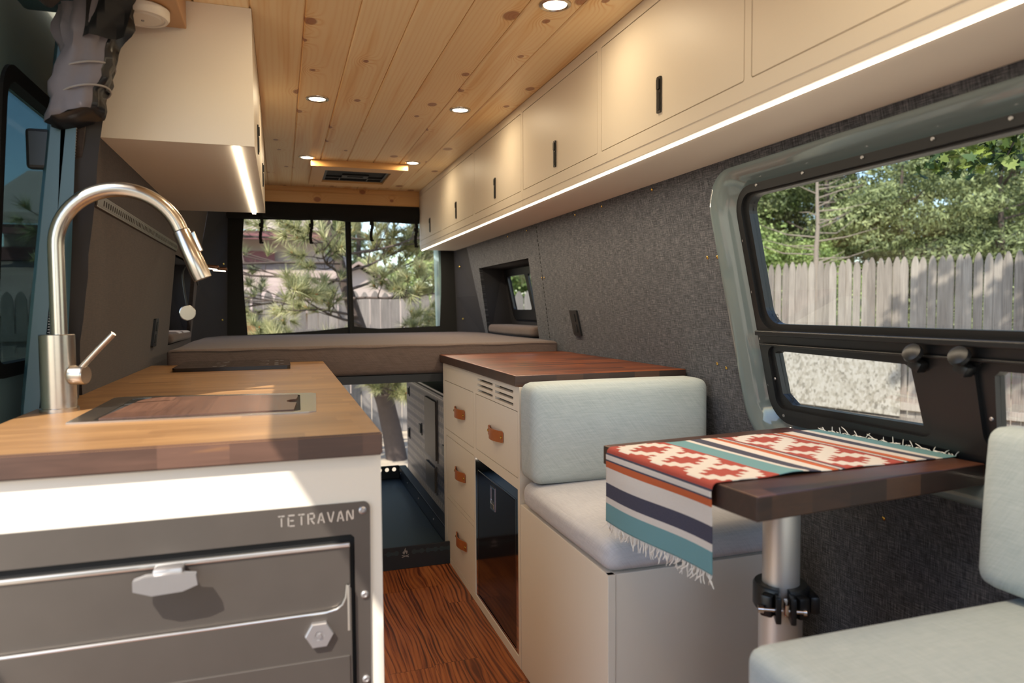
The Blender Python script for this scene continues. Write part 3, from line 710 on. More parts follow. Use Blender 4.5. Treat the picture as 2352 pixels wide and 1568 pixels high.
# ---------------------------------------------------------------- overhead cabinets
def latch(parent, x, y, z, s):
    """flush slam latch, s = facing direction along x"""
    bm = B(); prism(bm, rrect(y - 0.0095, y + 0.0095, z - 0.044, z + 0.044, 0.003, 3), lambda u, v, t: Vector((x + s * t, u, v)), 0.004)
    o = obj('latch', bm, M['black'], parent)
    bm = B(); prism(bm, rrect(y - 0.006, y + 0.006, z + 0.012, z + 0.038, 0.003, 3), lambda u, v, t: Vector((x + s * (0.004 + t), u, v)), 0.003)
    prism(bm, rrect(y - 0.005, y + 0.005, z - 0.038, z + 0.006, 0.002, 3), lambda u, v, t: Vector((x + s * (0.004 + t), u, v)), 0.0012)
    obj('button', bm, M['blacksat'], o)
def overhead_right(y0, y1, doors, label):
    t = thing('overhead_cabinet', (1.0, (y0 + y1) / 2, 1.51), label, 'cabinet', 'cream overhead cabinets along the right wall')
    xf = 0.895; holes = [rrect(a_, b_, 1.571, 1.869, 0.006, 3) for a_, b_ in doors]
    bm = B(); holed(bm, rect(y0, y1, 1.536, 1.8995), holes, lambda u, v, tt: Vector((xf + tt, u, v)), 0.016)
    box(bm, xf + 0.002, xf + 0.016, y0, y1, 1.512, 1.5365, 0.001)
    # carcass bottom, back seal and dark inside
    box(bm, xf + 0.016, 1.139, y0, y1, 1.512, 1.526)
    obj('body', bm, M['cream'], t)
    bm = B(); box(bm, xf + 0.020, 1.05, y0 + .002, y1 - .002, 1.530, 1.898); obj('interior', bm, M['void'], t)
    for i, (a_, b_) in enumerate(doors):
        g = 0.0026; bm = B(); prism(bm, rrect(a_ + g, b_ - g, 1.571 + g, 1.869 - g, 0.004, 3), lambda u, v, tt: Vector((xf + 0.0005 + tt, u, v)), 0.015)
        d = obj('door', bm, M['cream'], t); latch(d, xf, a_ + (b_ - a_) * 0.5, 1.640, -1)
    bm = B(); box(bm, xf + 0.012, xf + 0.019, y0 + .001, y1 - .001, 1.5075, 1.5125, 0.001); obj('light_strip', bm, M['led'], t)
    l = bpy.data.lights.new('strip_light', 'AREA'); l.shape = 'RECTANGLE'; l.size = 0.012; l.size_y = y1 - y0 - 0.02; l.energy = 3.4 * (y1 - y0); l.color = (1.0, 0.84, 0.62)
    o = bpy.data.objects.new('strip_light', l); C.objects.link(o); o.parent = t; o.location = (xf + 0.015 - 1.0, 0, 1.503 - 1.51)
overhead_right(2.589, 4.69, [(2.601, 3.290), (3.314, 4.003), (4.020, 4.672)], 'cream overhead cabinet with three doors and black latches, rear half toward the back window')
overhead_right(0.30, 2.588, [(0.50, 1.196), (1.217, 1.883), (1.907, 2.576)], 'cream overhead cabinet with black latches above the big window and table')
# left overhead cabinet: curved back profile
t = thing('overhead_cabinet', (-0.24, 2.64, 1.545), 'cream overhead cabinet with plain end panel above the galley and tap', 'cabinet')
prof = [(-0.066, 1.546), (-0.413, 1.546), (-0.389, 1.681), (-0.366, 1.792), (-0.349, 1.845), (-0.31, 1.8995), (-0.066, 1.8995)]
bm = B(); prism(bm, prof, lambda u, v, tt: Vector((u, 1.976 + tt, v)), 1.334); obj('body', bm, M['cream'], t)
bm = B(); holed(bm, rect(1.976, 3.310, 1.546, 1.8995), [rrect(a_, b_, 1.571, 1.869, 0.006, 3) for a_, b_ in ((2.0, 2.632), (2.655, 3.287))], lambda u, v, tt: Vector((-0.066 + tt, u, v)), 0.010); obj('face_frame', bm, M['cream'], t)
for (a_, b_) in ((2.0, 2.632), (2.655, 3.287)):
    bm = B(); prism(bm, rrect(a_ + .0025, b_ - .0025, 1.5735, 1.8665, 0.004, 3), lambda u, v, tt: Vector((-0.065 + tt, u, v)), 0.0085); d = obj('door', bm, M['cream'], t); latch(d, -0.0565, a_ + 0.31 if a_ < 2.3 else a_ + 0.25, 1.640, 1)
bm = B(); box(bm, -0.109, -0.094, 1.983, 3.30, 1.5385, 1.5465, 0.001); obj('light_strip', bm, M['led'], t)
l = bpy.data.lights.new('strip_light', 'AREA'); l.shape = 'RECTANGLE'; l.size = 0.012; l.size_y = 1.3; l.energy = 1.15; l.color = (1.0, 0.84, 0.62)
o = bpy.data.objects.new('strip_light', l); C.objects.link(o); o.parent = t; o.location = (0.139, 0, -0.010)

# ---------------------------------------------------------------- right cabinet, drawers, fridge
XF = 0.684
cab = thing('drawer_cabinet', (0.98, 2.54, 0.0), 'cream drawer cabinet with leather pulls beneath the dark worktop', 'cabinet')
vents = []
for (a_, b_) in ((2.075, 2.272), (2.300, 2.495)):
    for zc in (0.818, 0.838, 0.858): vents.append(rrect(a_, b_, zc - 0.0048, zc + 0.0048, 0.003, 3))
dr = {'A': (2.556, 3.046, 0.589, 0.804), 'B': (2.031, 2.524, 0.594, 0.803), 'C': (2.556, 3.030, 0.304, 0.563), 'D': (2.535, 3.022, 0.026, 0.286)}
fr = (2.036, 2.548, 0.030, 0.560)
bm = B(); holed(bm, rect(2.016, 3.075, 0.0, 0.879), vents + [rrect(a_, b_, c_, d_, 0.005, 3) for a_, b_, c_, d_ in (dr['A'], dr['B'], dr['C'], (2.556, 3.022, 0.026, 0.286))] + [rect(*fr)], lambda u, v, tt: Vector((XF + tt, u, v)), 0.017)
box(bm, XF + .017, 1.27, 2.016, 2.033, 0, 0.879); box(bm, XF + .017, 1.27, 3.058, 3.075, 0, 0.879)
obj('body', bm, M['cream'], cab)
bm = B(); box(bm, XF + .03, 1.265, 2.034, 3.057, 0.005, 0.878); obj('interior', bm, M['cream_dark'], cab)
def pull(parent, y, z, bow=0.017, ln=0.168, h=0.038, skew=0.0):
    bm = B(); loops = []
    for i in range(15):
        t = i / 14; yy = y - ln / 2 + ln * t; s_ = math.sin(PI * min(1, max(0, (t - 0.12) / 0.76))) ** 0.8
        xo = XF - 0.0015 - bow * s_; rr_ = 1.0 if 0.06 < t < 0.94 else 0.82
        loops.append([Vector((xo, yy, z - h / 2 * rr_ + skew * t)), Vector((xo, yy, z + h / 2 * rr_ + skew * t)), Vector((xo - 0.003, yy, z + h / 2 * rr_ + skew * t)), Vector((xo - 0.003, yy, z - h / 2 * rr_ + skew * t))])
    rg = loft(bm, loops)
    for g in (rg[0], rg[-1]): bm.faces.new(g)
    o = obj('leather_pull', bm, M['leather'], parent, smooth=True, autos=30)
    for yy in (y - ln / 2 + 0.009, y + ln / 2 - 0.009):
        bm = B(); lathe(bm, [(0.0055, 0), (0.0055, 0.002), (0.003, 0.0042), (0, 0.0044)], (XF - 0.0045 - 0.001, yy, z + skew * .5), (-1, 0, 0), 12); obj('stud', bm, M['brass'], o, smooth=True)
for k, (a_, b_, c_, d_) in dr.items():
    if k == 'D': a_ = 2.556
    g = 0.0026; bm = B(); prism(bm, rrect(a_ + g, b_ - g, c_ + g, d_ - g, 0.004, 3), lambda u, v, tt: Vector((XF + 0.0003 + tt, u, v)), 0.016)
    d = obj('drawer', bm, M['cream'], cab); pull(d, {'A': 2.767, 'B': 2.262, 'C': 2.767, 'D': 2.757}[k], {'A': 0.696, 'B': 0.696, 'C': 0.443, 'D': 0.168}[k])
fg = thing('fridge', (0.95, 2.29, 0.03), 'gloss black compact fridge door with chrome edge and recessed latch', 'fridge')
bm = B(); box(bm, XF + 0.003, XF + 0.04, 2.0685, 2.5125, 0.042, 0.518, 0.003); 
obj('door', bm, M['fridge'], fg)
bm = B(); holed(bm, rect(2.038, 2.546, 0.031, 0.558), [rect(2.058, 2.523, 0.036, 0.525)], lambda u, v, tt: Vector((XF + 0.002 + tt, u, v)), 0.03); obj('surround', bm, M['chrome'], fg)
bm = B(); holed(bm, rect(2.062, 2.519, 0.037, 0.524), [rect(2.067, 2.514, 0.041, 0.519)], lambda u, v, tt: Vector((XF + 0.002 + tt, u, v)), 0.02); obj('trim', bm, M['chrome'], fg)
bm = B(); holed(bm, rect(2.290, 2.345, 0.418, 0.500), [rect(2.296, 2.339, 0.424, 0.494)], lambda u, v, tt: Vector((XF + 0.0005 + tt, u, v)), 0.003); obj('latch_frame', bm, M['chrome'], fg)
bm = B(); box(bm, XF + 0.0018, XF + 0.0034, 2.296, 2.339, 0.424, 0.450); box(bm, XF - 0.001, XF + 0.003, 2.298, 2.337, 0.424, 0.440, 0.001); obj('latch', bm, M['steel'], fg)

def edged(o):
    for p in o.data.polygons: p.material_index = 1 if abs(p.normal.z) < 0.6 else 0
    return o
def slab(name, mat, x0, x1, y0, y1, z0, z1, label, cat, bev=0.003):
    bm = B(); box(bm, x0, x1, y0, y1, z0, z1, bev, 3); return tag(edged(obj(name, bm, mat)), label, cat)
slab('worktop', [M['darktop'], M['edgedark']], XF - 0.012, 1.268, 2.026 - 0.006, 3.098, 0.8805, 0.9145, 'dark walnut butcher block worktop on the drawer cabinet', 'worktop')

# ---------------------------------------------------------------- dinette benches
bm = B(); box(bm, XF, 1.150, 1.405, 2.012, 0.0, 0.520, 0.0015); box(bm, XF - .001, XF + .018, 1.403, 1.42, 0.0, 0.520, 0.001)
tag(obj('bench_box', bm, M['cream']), 'cream bench box under the seat cushion next to the fridge', 'bench')
bm = B(); cushion(bm, XF - 0.006, 1.155, 1.398, 1.985, 0.5215, 0.600, 0.030, (0.003, 0.004, 0.010), 18, 0.0012, 1)
c = tag(obj('seat_cushion', bm, M['seatfab_lit'], smooth=True, autos=180), 'pale grey linen seat cushion on the bench box by the drawer cabinet', 'cushion')
bm = B(); cushion(bm, XF - 0.004, 1.266, 1.880, 2.012, 0.605, 0.897, 0.030, (0.002, 0.012, 0.004), 16, 0.0015, 3)
bk = tag(obj('back_cushion', bm, M['seatfab'], smooth=True, autos=180), 'pale blue-grey linen back cushion standing against the drawer cabinet', 'cushion')
bm = B(); box(bm, 0.675, 1.337, 0.30, 0.872, 0.0, 0.520, 0.002); tag(obj('bench_box', bm, M['cream']), 'cream bench box at the bottom right corner', 'bench')
bm = B(); cushion(bm, 0.660, 1.325, 0.30, 0.893, 0.5215, 0.606, 0.028, (0.003, 0.004, 0.014), 18, 0.001, 5)
tag(obj('seat_cushion', bm, M['seatfab'], smooth=True, autos=180), 'pale blue-grey seat cushion in the bottom right foreground', 'cushion')
bm = B(); cushion(bm, 1.188, 1.262, 0.30, 0.925, 0.618, 0.905, 0.028, (0.006, 0.004, 0.004), 16, 0.001, 8, rot=(0, 0.07, 0.03))
tag(obj('back_cushion', bm, M['seatfab'], smooth=True, autos=180), 'pale grey cushion propped against the wall at the right edge', 'cushion')
# cushion zip puller
bm = B(); box(bm, 1.275, 1.281, 1.40, 1.404, 0.553, 0.556); box(bm, 1.02, 1.04, 1.394, 1.399, 0.56, 0.566)
bm.free()

# ---------------------------------------------------------------- dinette table
TA = math.radians(5.5); TO = Vector((0.737, 0.958, 0.807))
ex = Vector((math.cos(TA), math.sin(TA), 0)); ey = Vector((-math.sin(TA), math.cos(TA), 0))
def TP(u, v, h): return TO + ex * u + ey * v + Vector((0, 0, h))
tb = thing('dinette_table', (0.93, 1.17, 0.0), 'dark walnut dinette table on a silver pedestal under the striped runner', 'table')
bm = B(); t_ = bmesh.new(); box(t_, 0, 0.550, 0, 0.487, -0.043, 0, 0.003, 3)
for v in t_.verts:
    sh = 0.0; v.co = TP(v.co.x + (0.03 if v.co.x > 0.3 and v.co.y < 0.2 else 0.0), v.co.y, v.co.z)
join(bm, t_); edged(obj('tabletop', bm, [M['tabletop'], M['edgedark']], tb))
PX, PY = 0.938, 1.145
bm = B(); lathe(bm, [(0, .50), (0.0355, .50), (0.0355, 0.760), (0.045, 0.762), (0.045, 0.7635), (0, 0.7635)], (PX, PY, 0), (0, 0, 1), 40); obj('upper_tube', bm, M['alu'], tb, smooth=True)
bm = B(); lathe(bm, [(0, 0.004), (0.09, 0.004), (0.09, 0.0), (0.09, 0.012), (0.05, 0.018), (0.042, 0.03), (0.042, 0.530), (0.036, 0.531), (0, 0.546)], (PX, PY, 0), (0, 0, 1), 40); obj('lower_tube', bm, M['alu'], tb, smooth=True)
cl = B()
rin, rout = 0.0357, 0.053
lp = []
for k in range(41):
    a_ = math.radians(-90 + 12 + (336) * k / 40)
    lp.append(a_)
loops = [[Vector((PX + r_ * math.cos(a_), PY + r_ * math.sin(a_), z_)) for (r_, z_) in ((rin, .520), (rin, .570), (rout - .003, .570), (rout, .565), (rout, .525), (rout - .003, .520))] for a_ in lp]
rg = loft(cl, loops)
for g in (rg[0], rg[-1]): cl.faces.new(g)
for s in (-1, 1):
    box(cl, PX + s * 0.0135 - 0.0055, PX + s * 0.0135 + 0.0055, PY - 0.074, PY - 0.042, 0.513, 0.565, 0.003)
    box(cl, PX + s * 0.030 - 0.012, PX + s * 0.030 + 0.012, PY - 0.062, PY - 0.036, 0.520, 0.563, 0.005, rot=(0, 0, s * 0.5))
box(cl, PX + 0.042, PX + 0.062, PY - 0.045, PY + 0.030, 0.525, 0.561, 0.006, rot=(0, 0, 0.15))
CR = Matrix.Rotation(math.radians(-31), 4, 'Z'); CP = Vector((PX, PY, 0))
for v in cl.verts: v.co = CP + CR @ (v.co - CP)
clo = obj('clamp', cl, M['black'], tb, smooth=True, autos=35)
bm = B(); lathe(bm, [(0, -0.05), (0.0075, -0.05), (0.0075, -0.040), (0.0042, -0.040), (0.0042, 0.032), (0.007, 0.032), (0.007, 0.038), (0, 0.038)], (PX, PY - 0.062, 0.537), (1, 0, 0), 20)
box(bm, PX - 0.004, PX + 0.004, PY - 0.080, PY - 0.058, 0.533, 0.559, 0.002, rot=(0.25, 0, 0))
for v in bm.verts: v.co = CP + CR @ (v.co - CP)
obj('bolt', bm, M['chrome'], clo, smooth=True, autos=30)
# the zip puller of the seat cushion behind the pedestal
bm = B(); box(bm, 0.0, 0.012, -0.0025, 0.0, -0.003, 0.0, 0.001)
bmesh.ops.translate(bm, verts=bm.verts, vec=Vector((1.156, 1.41, 0.575))); obj('zip_pull', bm, M['whiteplastic'], c)

# runner
W_ = 0.352; LEN = 0.795; NA, NS = 90, 230
COL = {'t': lin('5f8f94'), 'c': lin('d2cac0'), 'n': lin('2c3046'), 'o': lin('b8531d'), 'r': lin('a03626')}
bands = [(.042, 't'), (.055, 'c'), (.086, 'n'), (.121, 'c'), (.134, 'o'), (.139, 'n'), (.148, 'c'), (.153, 'n'), (.316, 'R'), (.372, 't'), (.388, 'c'), (.419, 'n'), (.446, 'c'), (.462, 'o'), (.466, 'n'), (.474, 'c'), (.479, 'n'), (.638, 'R'), (.642, 'n'), (.650, 'c'), (.655, 'n'), (.675, 'o'), (.706, 'c'), (.734, 'n'), (.753, 'c'), (.795, 't')]
def weave(s, t):
    p = 0
    for e_, k in bands:
        if s <= e_:
            if k != 'R': return COL[k]
            cen = (p + e_) / 2; hf = (e_ - p) / 2
            bb_ = (s - cen) / hf; aa = t / W_ * 3.0
            a_ = abs((aa % 1.0) - 0.5) * 2
            st = round(abs(bb_) * 7) / 7.0            # steps along the runner
            jag = 0.10 if round(abs(bb_) * 7) % 2 else -0.06
            if abs(bb_) > 0.90: return COL['r']
            r_ = a_ + st * 0.95 + jag
            if r_ < 0.66: return COL['r']
            if st > 0.30 and (1 - a_) + (1.0 - st) * 0.9 - jag < 0.52: return COL['r']
            if st > 0.82 and a_ > 0.35: return COL['r']
            return COL['c']
        p = e_
    return COL['t']
bm = B(); lay = bm.loops.layers.float_color.new('weave')
RA = math.radians(1.8)     # runner lies almost square to the van
rx = Vector((math.cos(RA), math.sin(RA), 0)); ry = Vector((-math.sin(RA), math.cos(RA), 0))
hang = 0.170; r_f = 0.012
edge0 = TP(0, 0.095, 0); edge0 = Vector((edge0.x, edge0.y, 0.807))
def RP(s, t, up=0.0):
    # s from hanging end; t across (0 = near side)
    q = s - hang
    # table edge runs along ey; find where this thread crosses it
    base = TP(0, 0.098 + t, 0)
    if q >= 0:
        P = base + rx * q * 0.935
        z = 0.8085 + 0.0009 * math.sin(q * 40 + t * 11) * (1 if q > 0.05 else 0) + (0.004 * math.exp(-((q - .18) / .05) ** 2) * math.exp(-(t / .03) ** 2)) 
        return Vector((P.x, P.y, z + up))
    d = -q
    if d < r_f * PI / 2:
        a_ = d / r_f
        return Vector((base.x - r_f * math.sin(a_) * 0.9 , base.y, 0.8085 - r_f * (1 - math.cos(a_)) + up))
    dd = d - r_f * PI / 2
    wob = 0.006 * math.sin(t * 17 + 0.5) * min(1, dd / .05)
    nx = -0.010 - 0.10 * dd * 0.15 + wob
    return Vector((base.x + nx - 0.003, base.y - 0.004 * dd / .17 + 0.06 * dd * (t / W_ - 0.5) * 0.3, 0.8085 - r_f - dd))
grid = [[None] * (NA + 1) for _ in range(NS + 1)]
for i in range(NS + 1):
    for j in range(NA + 1): grid[i][j] = bm.verts.new(RP(LEN * i / NS * 1.0, W_ * j / NA))
for i in range(NS):
    for j in range(NA):
        f = bm.faces.new((grid[i][j], grid[i][j + 1], grid[i + 1][j + 1], grid[i + 1][j])); c_ = weave(LEN * (i + .5) / NS, W_ * (j + .5) / NA)
        for lo in f.loops: lo[lay] = (*c_, 1)
rt = thing('table_runner', (1.0, 1.3, 0.808), 'striped woven runner with red diamonds draped over the table edge', 'table runner')
ro = obj('cloth', bm, M['runner'], rt, smooth=True, autos=180)
sm = ro.modifiers.new('thick', 'SOLIDIFY'); sm.thickness = 0.0018; sm.offset = 1
for nm, s0, sg in (('a', 0.0, -1), ('b', LEN, 1)):
    bm = B(); rn = random.Random(5 if sg < 0 else 9)
    for k in range(74):
        t = W_ * (k + 0.5) / 74; p = RP(s0, t); L_ = rn.uniform(0.016, 0.030); pts = [p]
        dx, dy = rn.uniform(-.5, .5), rn.uniform(-.7, .9)
        for q in range(1, 5):
            if sg < 0: p = p + Vector((dx * .003 * q * .5 + .001 * math.sin(q * 2 + k), dy * .0024 * q + rn.uniform(-.0016, .0016), -L_ / 4))
            else: p = p + Vector((-0.0005, dy * .0024 * q, L_ / 9 * (1.4 if k % 5 == 0 else .4)))
            pts.append(p.copy())
        tube(bm, pts, [0.0011, 0.0012, 0.0010, 0.0011, 0.0006], 5)
    obj('fringe', bm, M['fringe'], rt, smooth=True)

# ---------------------------------------------------------------- galley
gy = 1.272
gal = thing('galley_cabinet', (-0.17, 2.2, 0.0), 'cream galley cabinet below the butcher block counter, sunlit end panel', 'cabinet')
bm = B(); box(bm, -0.495, 0.165, gy + 0.012, 3.085, 0.0, 0.8585)
bm2 = bm
holed(bm, rect(-0.56, 0.166, 0.0, 0.8585), [rrect(-0.62, 0.1405, 0.10, 0.769, 0.008, 4)] if False else [[(-0.54, 0.10), (0.1345, 0.10), (0.1405, 0.106), (0.1405, 0.763), (0.1345, 0.769), (-0.54, 0.769)]], lambda u, v, t: Vector((u, gy + t, v)), 0.012)
obj('body', bm, M['cream'], gal)
bm = B(); prism(bm, [(-0.53, 1.258), (0.168, 1.258), (0.168, 3.112), (-0.498, 3.112), (-0.498, 2.09), (-0.53, 2.09)], lambda u, v, t: Vector((u, v, 0.859 + t)), 0.041)
bmesh.ops.bevel(bm, geom=bm.edges[:], offset=0.003, segments=2, affect='EDGES')
tag(edged(obj('galley_countertop', bm, [M['galleytop'], M['edge']])), 'stained butcher block counter holding the tap, sink and hob', 'countertop')
# slide-out steel kitchen unit
st = thing('steel_kitchen_drawer', (-0.2, 1.27, 0.1), 'grey-brown steel slide-out stove unit with bolts in the galley end panel', 'stove unit')
bm = B(); holed(bm, [(-0.54, 0.08), (0.139, 0.08)] + [(0.145 - 0.012 + 0.012 * math.cos(math.radians(a_)), 0.775 - 0.012 + 0.012 * math.sin(math.radians(a_))) for a_ in range(0, 91, 15)] + [(-0.54, 0.775)],
                    [[(-0.53, 0.12), (0.1165, 0.12), (0.1165, 0.712), (0.1105, 0.718), (-0.53, 0.718)]], lambda u, v, t: Vector((u, gy - 0.004 + t, v)), 0.005); obj('bezel', bm, M['sheet'], st)
bm = B(); box(bm, -0.54, 0.118, gy + 0.003, gy + 0.030, 0.10, 0.72); obj('recess', bm, M['void'], st)
bm = B(); box(bm, -0.54, 0.108, gy - 0.010, gy + 0.004, 0.40, 0.702, 0.002); d = obj('door', bm, M['sheet'], st)
bm = B(); box(bm, -0.54, 0.108, gy - 0.0135, gy - 0.004, 0.6975, 0.7055, 0.002); obj('top_lip', bm, M['sheetedge'], d)
bm = B(); prism(bm, [(-0.54, 0.30), (0.108, 0.30), (0.108, 0.625), (0.1045, 0.632), (0.1005, 0.632), (0.099, 0.61), (0.093, 0.597), (0.083, 0.590), (0.065, 0.587), (-0.54, 0.5845)], lambda u, v, t: Vector((u, gy - 0.018 + t, v)), 0.006); fl = obj('drop_panel', bm, M['sheet'], st)
bm = B(); ep = [(-0.54, 0.5845), (0.065, 0.587), (0.083, 0.590), (0.093, 0.597), (0.099, 0.61), (0.1015, 0.632)]
tube(bm, [(u, gy - 0.0165, v) for u, v in ep], 0.0022, 8); tube(bm, [(0.1035, gy - 0.0165, z) for z in (0.632, 0.60, 0.55)], 0.0028, 8); obj('bright_edge', bm, M['sheetedge'], fl, smooth=True)
bm = B(); box(bm, -0.54, 0.104, gy - 0.021, gy - 0.015, 0.30, 0.506, 0.001); obj('lower_plate', bm, M['sheet'], fl)
# T-handle
bm = B(); box(bm, -0.205, -0.160, gy - 0.040, gy - 0.009, 0.6855, 0.704, 0.004); lathe(bm, [(0.011, 0), (0.011, 0.03)], (-0.183, gy - 0.010, 0.692), (0, -1, 0), 16)
prism(bm, [(-0.232, 0.676), (-0.232, 0.692), (-0.215, 0.697), (-0.175, 0.698), (-0.140, 0.693), (-0.1375, 0.676), (-0.160, 0.668), (-0.205, 0.666)], lambda u, v, t: Vector((u, gy - 0.050 + t, v)), 0.016)
obj('tee_handle', bm, M['zinc'], d, smooth=True, autos=25)
for (u, v, r_, hx) in ((0.052, 0.552, 0.0245, 6), (-0.445, 0.545, 0.0245, 6)):
    bm = B(); lathe(bm, [(0, 0), (r_, 0), (r_, 0.008), (r_ * .93, 0.010), (0.009, 0.010), (0.009, 0.0085), (0.005, 0.0085), (0.004, 0.012), (0, 0.012)], (u, gy - 0.018, v), (0, -1, 0), hx); obj('hex_knob', bm, M['zinc'], fl)
for (u, v) in ((0.1315, 0.760), (0.133, 0.606), (0.133, 0.45)):
    bm = B(); lathe(bm, [(0.007, 0), (0.007, 0.003), (0.004, 0.005), (0.003, 0.003), (0, 0.003)], (u, gy - 0.004, v), (0, -1, 0), 16); obj('bolt', bm, M['zinc'], st, smooth=True)
# stencil lettering TETRAVAN (cut with bridges)
def strokes(ch):
    T = {'T': [((0, 1), (.36, 1)), ((.46, 1), (1, 1)), ((.5, .82), (.5, 0))],
         'E': [((0, 1), (1, 1)), ((0, .82), (0, .0)), ((.28, .5), (.85, .5)), ((.18, 0), (1, 0))],
         'R': [((0, 1), (0, 0)), ((.22, 1), (.9, 1)), ((.95, .9), (.95, .55)), ((.25, .5), (.8, .5)), ((.5, .36), (.95, 0))],
         'A': [((0, 0), (.40, .92)), ((.55, 1), (1, 0)), ((.42, .3), (.68, .3))],
         'V': [((0, 1), (.40, .08)), ((.55, 0), (1, 1))],
         'N': [((0, 0), (0, .9)), ((.12, 1), (.85, .08)), ((1, .12), (1, 1))]}
    return T[ch]
bm = B(); x = -0.012; H = 0.0185; Wd = 0.0105
for ch in 'TETRAVAN':
    for (p, q) in strokes(ch):
        a_ = Vector((x + p[0] * Wd, 0, 0.7435 + p[1] * H)); c_ = Vector((x + q[0] * Wd, 0, 0.7435 + q[1] * H))
        dd = (c_ - a_); n_ = Vector((-dd.z, 0, dd.x)).normalized() * 0.0011
        vs = [bm.verts.new(Vector((v.x, gy - 0.0046, v.z))) for v in (a_ - n_, c_ - n_, c_ + n_, a_ + n_)]; vt_ = [bm.verts.new(Vector((v.x, gy - 0.0038, v.z))) for v in (a_ - n_, c_ - n_, c_ + n_, a_ + n_)]
        bm.faces.new(vs); bm.faces.new(vt_[::-1])
        for k in range(4): bm.faces.new((vs[k], vs[(k + 1) % 4], vt_[(k + 1) % 4], vt_[k]))
    x += 0.0166
obj('lettering', bm, M['sheetedge'], st)

# sink with cutting board
sk = thing('sink', (-0.17, 1.74, 0.9), 'steel-rimmed undermount sink with a walnut cover board beside the tap', 'sink')
so_ = [(-0.402, 1.560), (0.052, 1.548), (0.068, 1.560), (0.082, 1.880), (0.070, 1.900), (-0.38, 1.985), (-0.400, 1.97)]
si_ = [(-0.360, 1.578), (0.028, 1.568), (0.036, 1.578), (0.042, 1.858), (0.034, 1.870), (-0.33, 1.945), (-0.352, 1.93)]
bm = B(); holed(bm, so_, [si_], lambda u, v, t: Vector((u, v, 0.9002 + t)), 0.003); obj('rim', bm, M['steel'], sk)
bo = thing('cutting_board', (-0.15, 1.73, 0.9), 'walnut cutting board with a finger notch laid over the sink', 'cutting board')
bb_ = [(-0.350, 1.582), (0.022, 1.573), (0.030, 1.69)] + [(0.030 - 0.022 * math.sin(a_), 1.725 - 0.030 * math.cos(a_)) for a_ in [PI * k / 8 for k in range(9)]] + [(0.034, 1.79), (0.036, 1.852), (-0.30, 1.925), (-0.325, 1.86)]
bm = B(); prism(bm, bb_, lambda u, v, t: Vector((u, v, 0.9004 + t)), 0.0055); obj('board', bm, M['board'], bo)
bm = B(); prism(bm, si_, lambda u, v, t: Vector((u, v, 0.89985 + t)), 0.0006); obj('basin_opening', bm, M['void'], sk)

# hob
hb = thing('induction_hob', (-0.17, 2.9, 0.9), 'black glass two-zone induction hob on the galley counter', 'hob')
bm = B(); prism(bm, rrect(-0.372, 0.030, 2.735, 3.098, 0.012, 4), lambda u, v, t: Vector((u, v, 0.9005 + t)), 0.013); obj('glass_top', bm, M['glassblack'], hb)
bm = B()
def ring(bm, cx, cy, r0, r1, a0, a1, z=0.9137, n=24):
    for k in range(n):
        p, q = math.radians(a0 + (a1 - a0) * k / n), math.radians(a0 + (a1 - a0) * (k + 1) / n)
        bm.faces.new([bm.verts.new(Vector((cx + r_ * math.cos(t), cy + r_ * math.sin(t), z))) for r_, t in ((r0, p), (r1, p), (r1, q), (r0, q))])
for cx in (-0.24, -0.09):
    for cy in (2.83, 3.0):
        bm = B(); ring(bm, cx, cy, 0.040, 0.0415, -70, 80); obj('cooking_zone_mark', bm, M['mark'], hb)
for (a_, b_) in ((-0.235, 2.79), (-0.21, 2.79), (-0.235, 2.96), (-0.21, 2.96), (-0.02, 2.79), (-0.02, 2.84), (0.0, 2.84), (-0.02, 2.90), (-0.02, 3.0), (0.0, 3.0)):
    bm = B(); box(bm, a_ - 0.008, a_ + 0.008, b_ - 0.003, b_ - 0.001, 0.9136, 0.9138); box(bm, a_ - 0.005, a_ + 0.005, b_ - 0.001, b_ + 0.003, 0.9136, 0.9138); obj('symbol', bm, M['mark'], hb)

# tap
fx, fy = -0.468, 1.775
tp = thing('kitchen_tap', (fx, fy, 0.9), 'tall brushed steel gooseneck kitchen tap standing on the counter corner', 'tap')
bm = B(); lathe(bm, [(0, 0.0), (0.038, 0.0), (0.038, 0.008), (0.0345, 0.009), (0.0345, 0.168), (0.033, 0.1695), (0.017, 0.1695), (0.0, 0.1695)], (fx, fy, 0.9), (0, 0, 1), 44); obj('body', bm, M['steel'], tp, smooth=True)
bm = B(); cx_, cz_, R_ = fx + 0.1325, 1.262, 0.128
pts = [(fx + 0.0045, fy, 1.069), (fx + 0.0045, fy, 1.15), (fx + 0.0045, fy, 1.23)]
for k in range(0, 27):
    a_ = math.radians(180 - k * 6.2); pts.append((cx_ + R_ * math.cos(a_), fy, cz_ + R_ * math.sin(a_)))
last = Vector(pts[-1]); prev = Vector(pts[-2]); dn = (last - prev).normalized()
obj('spout', tube(B(), pts, 0.0165, 28), M['steel'], tp, smooth=True, autos=50)
hd = last + dn * 0.001
bm = B(); tube(bm, [hd, hd + dn * 0.002, hd + dn * 0.10, hd + dn * 0.118], [0.0168, 0.0185, 0.0215, 0.0200], 28); h_ = obj('spray_head', bm, M['steel'], tp, smooth=True, autos=50)
bm = B(); a1 = hd + dn * 0.035 + Vector((0.019, 0, 0.008)); box(bm, -0.003, 0.003, -0.006, 0.006, -0.024, 0.024, 0.002)
R__ = dn.to_track_quat('Z', 'Y').to_matrix()
for v in bm.verts: v.co = a1 + R__ @ v.co
obj('spray_button', bm, M['chrome'], h_)
bm = B(); lathe(bm, [(0, 0), (0.0215, 0), (0.0215, 0.026), (0.019, 0.030), (0, 0.030)], (fx + 0.031, fy - 0.012, 0.980), (1, -0.35, 0), 28); kb = obj('handle_hub', bm, M['steel'], tp, smooth=True)
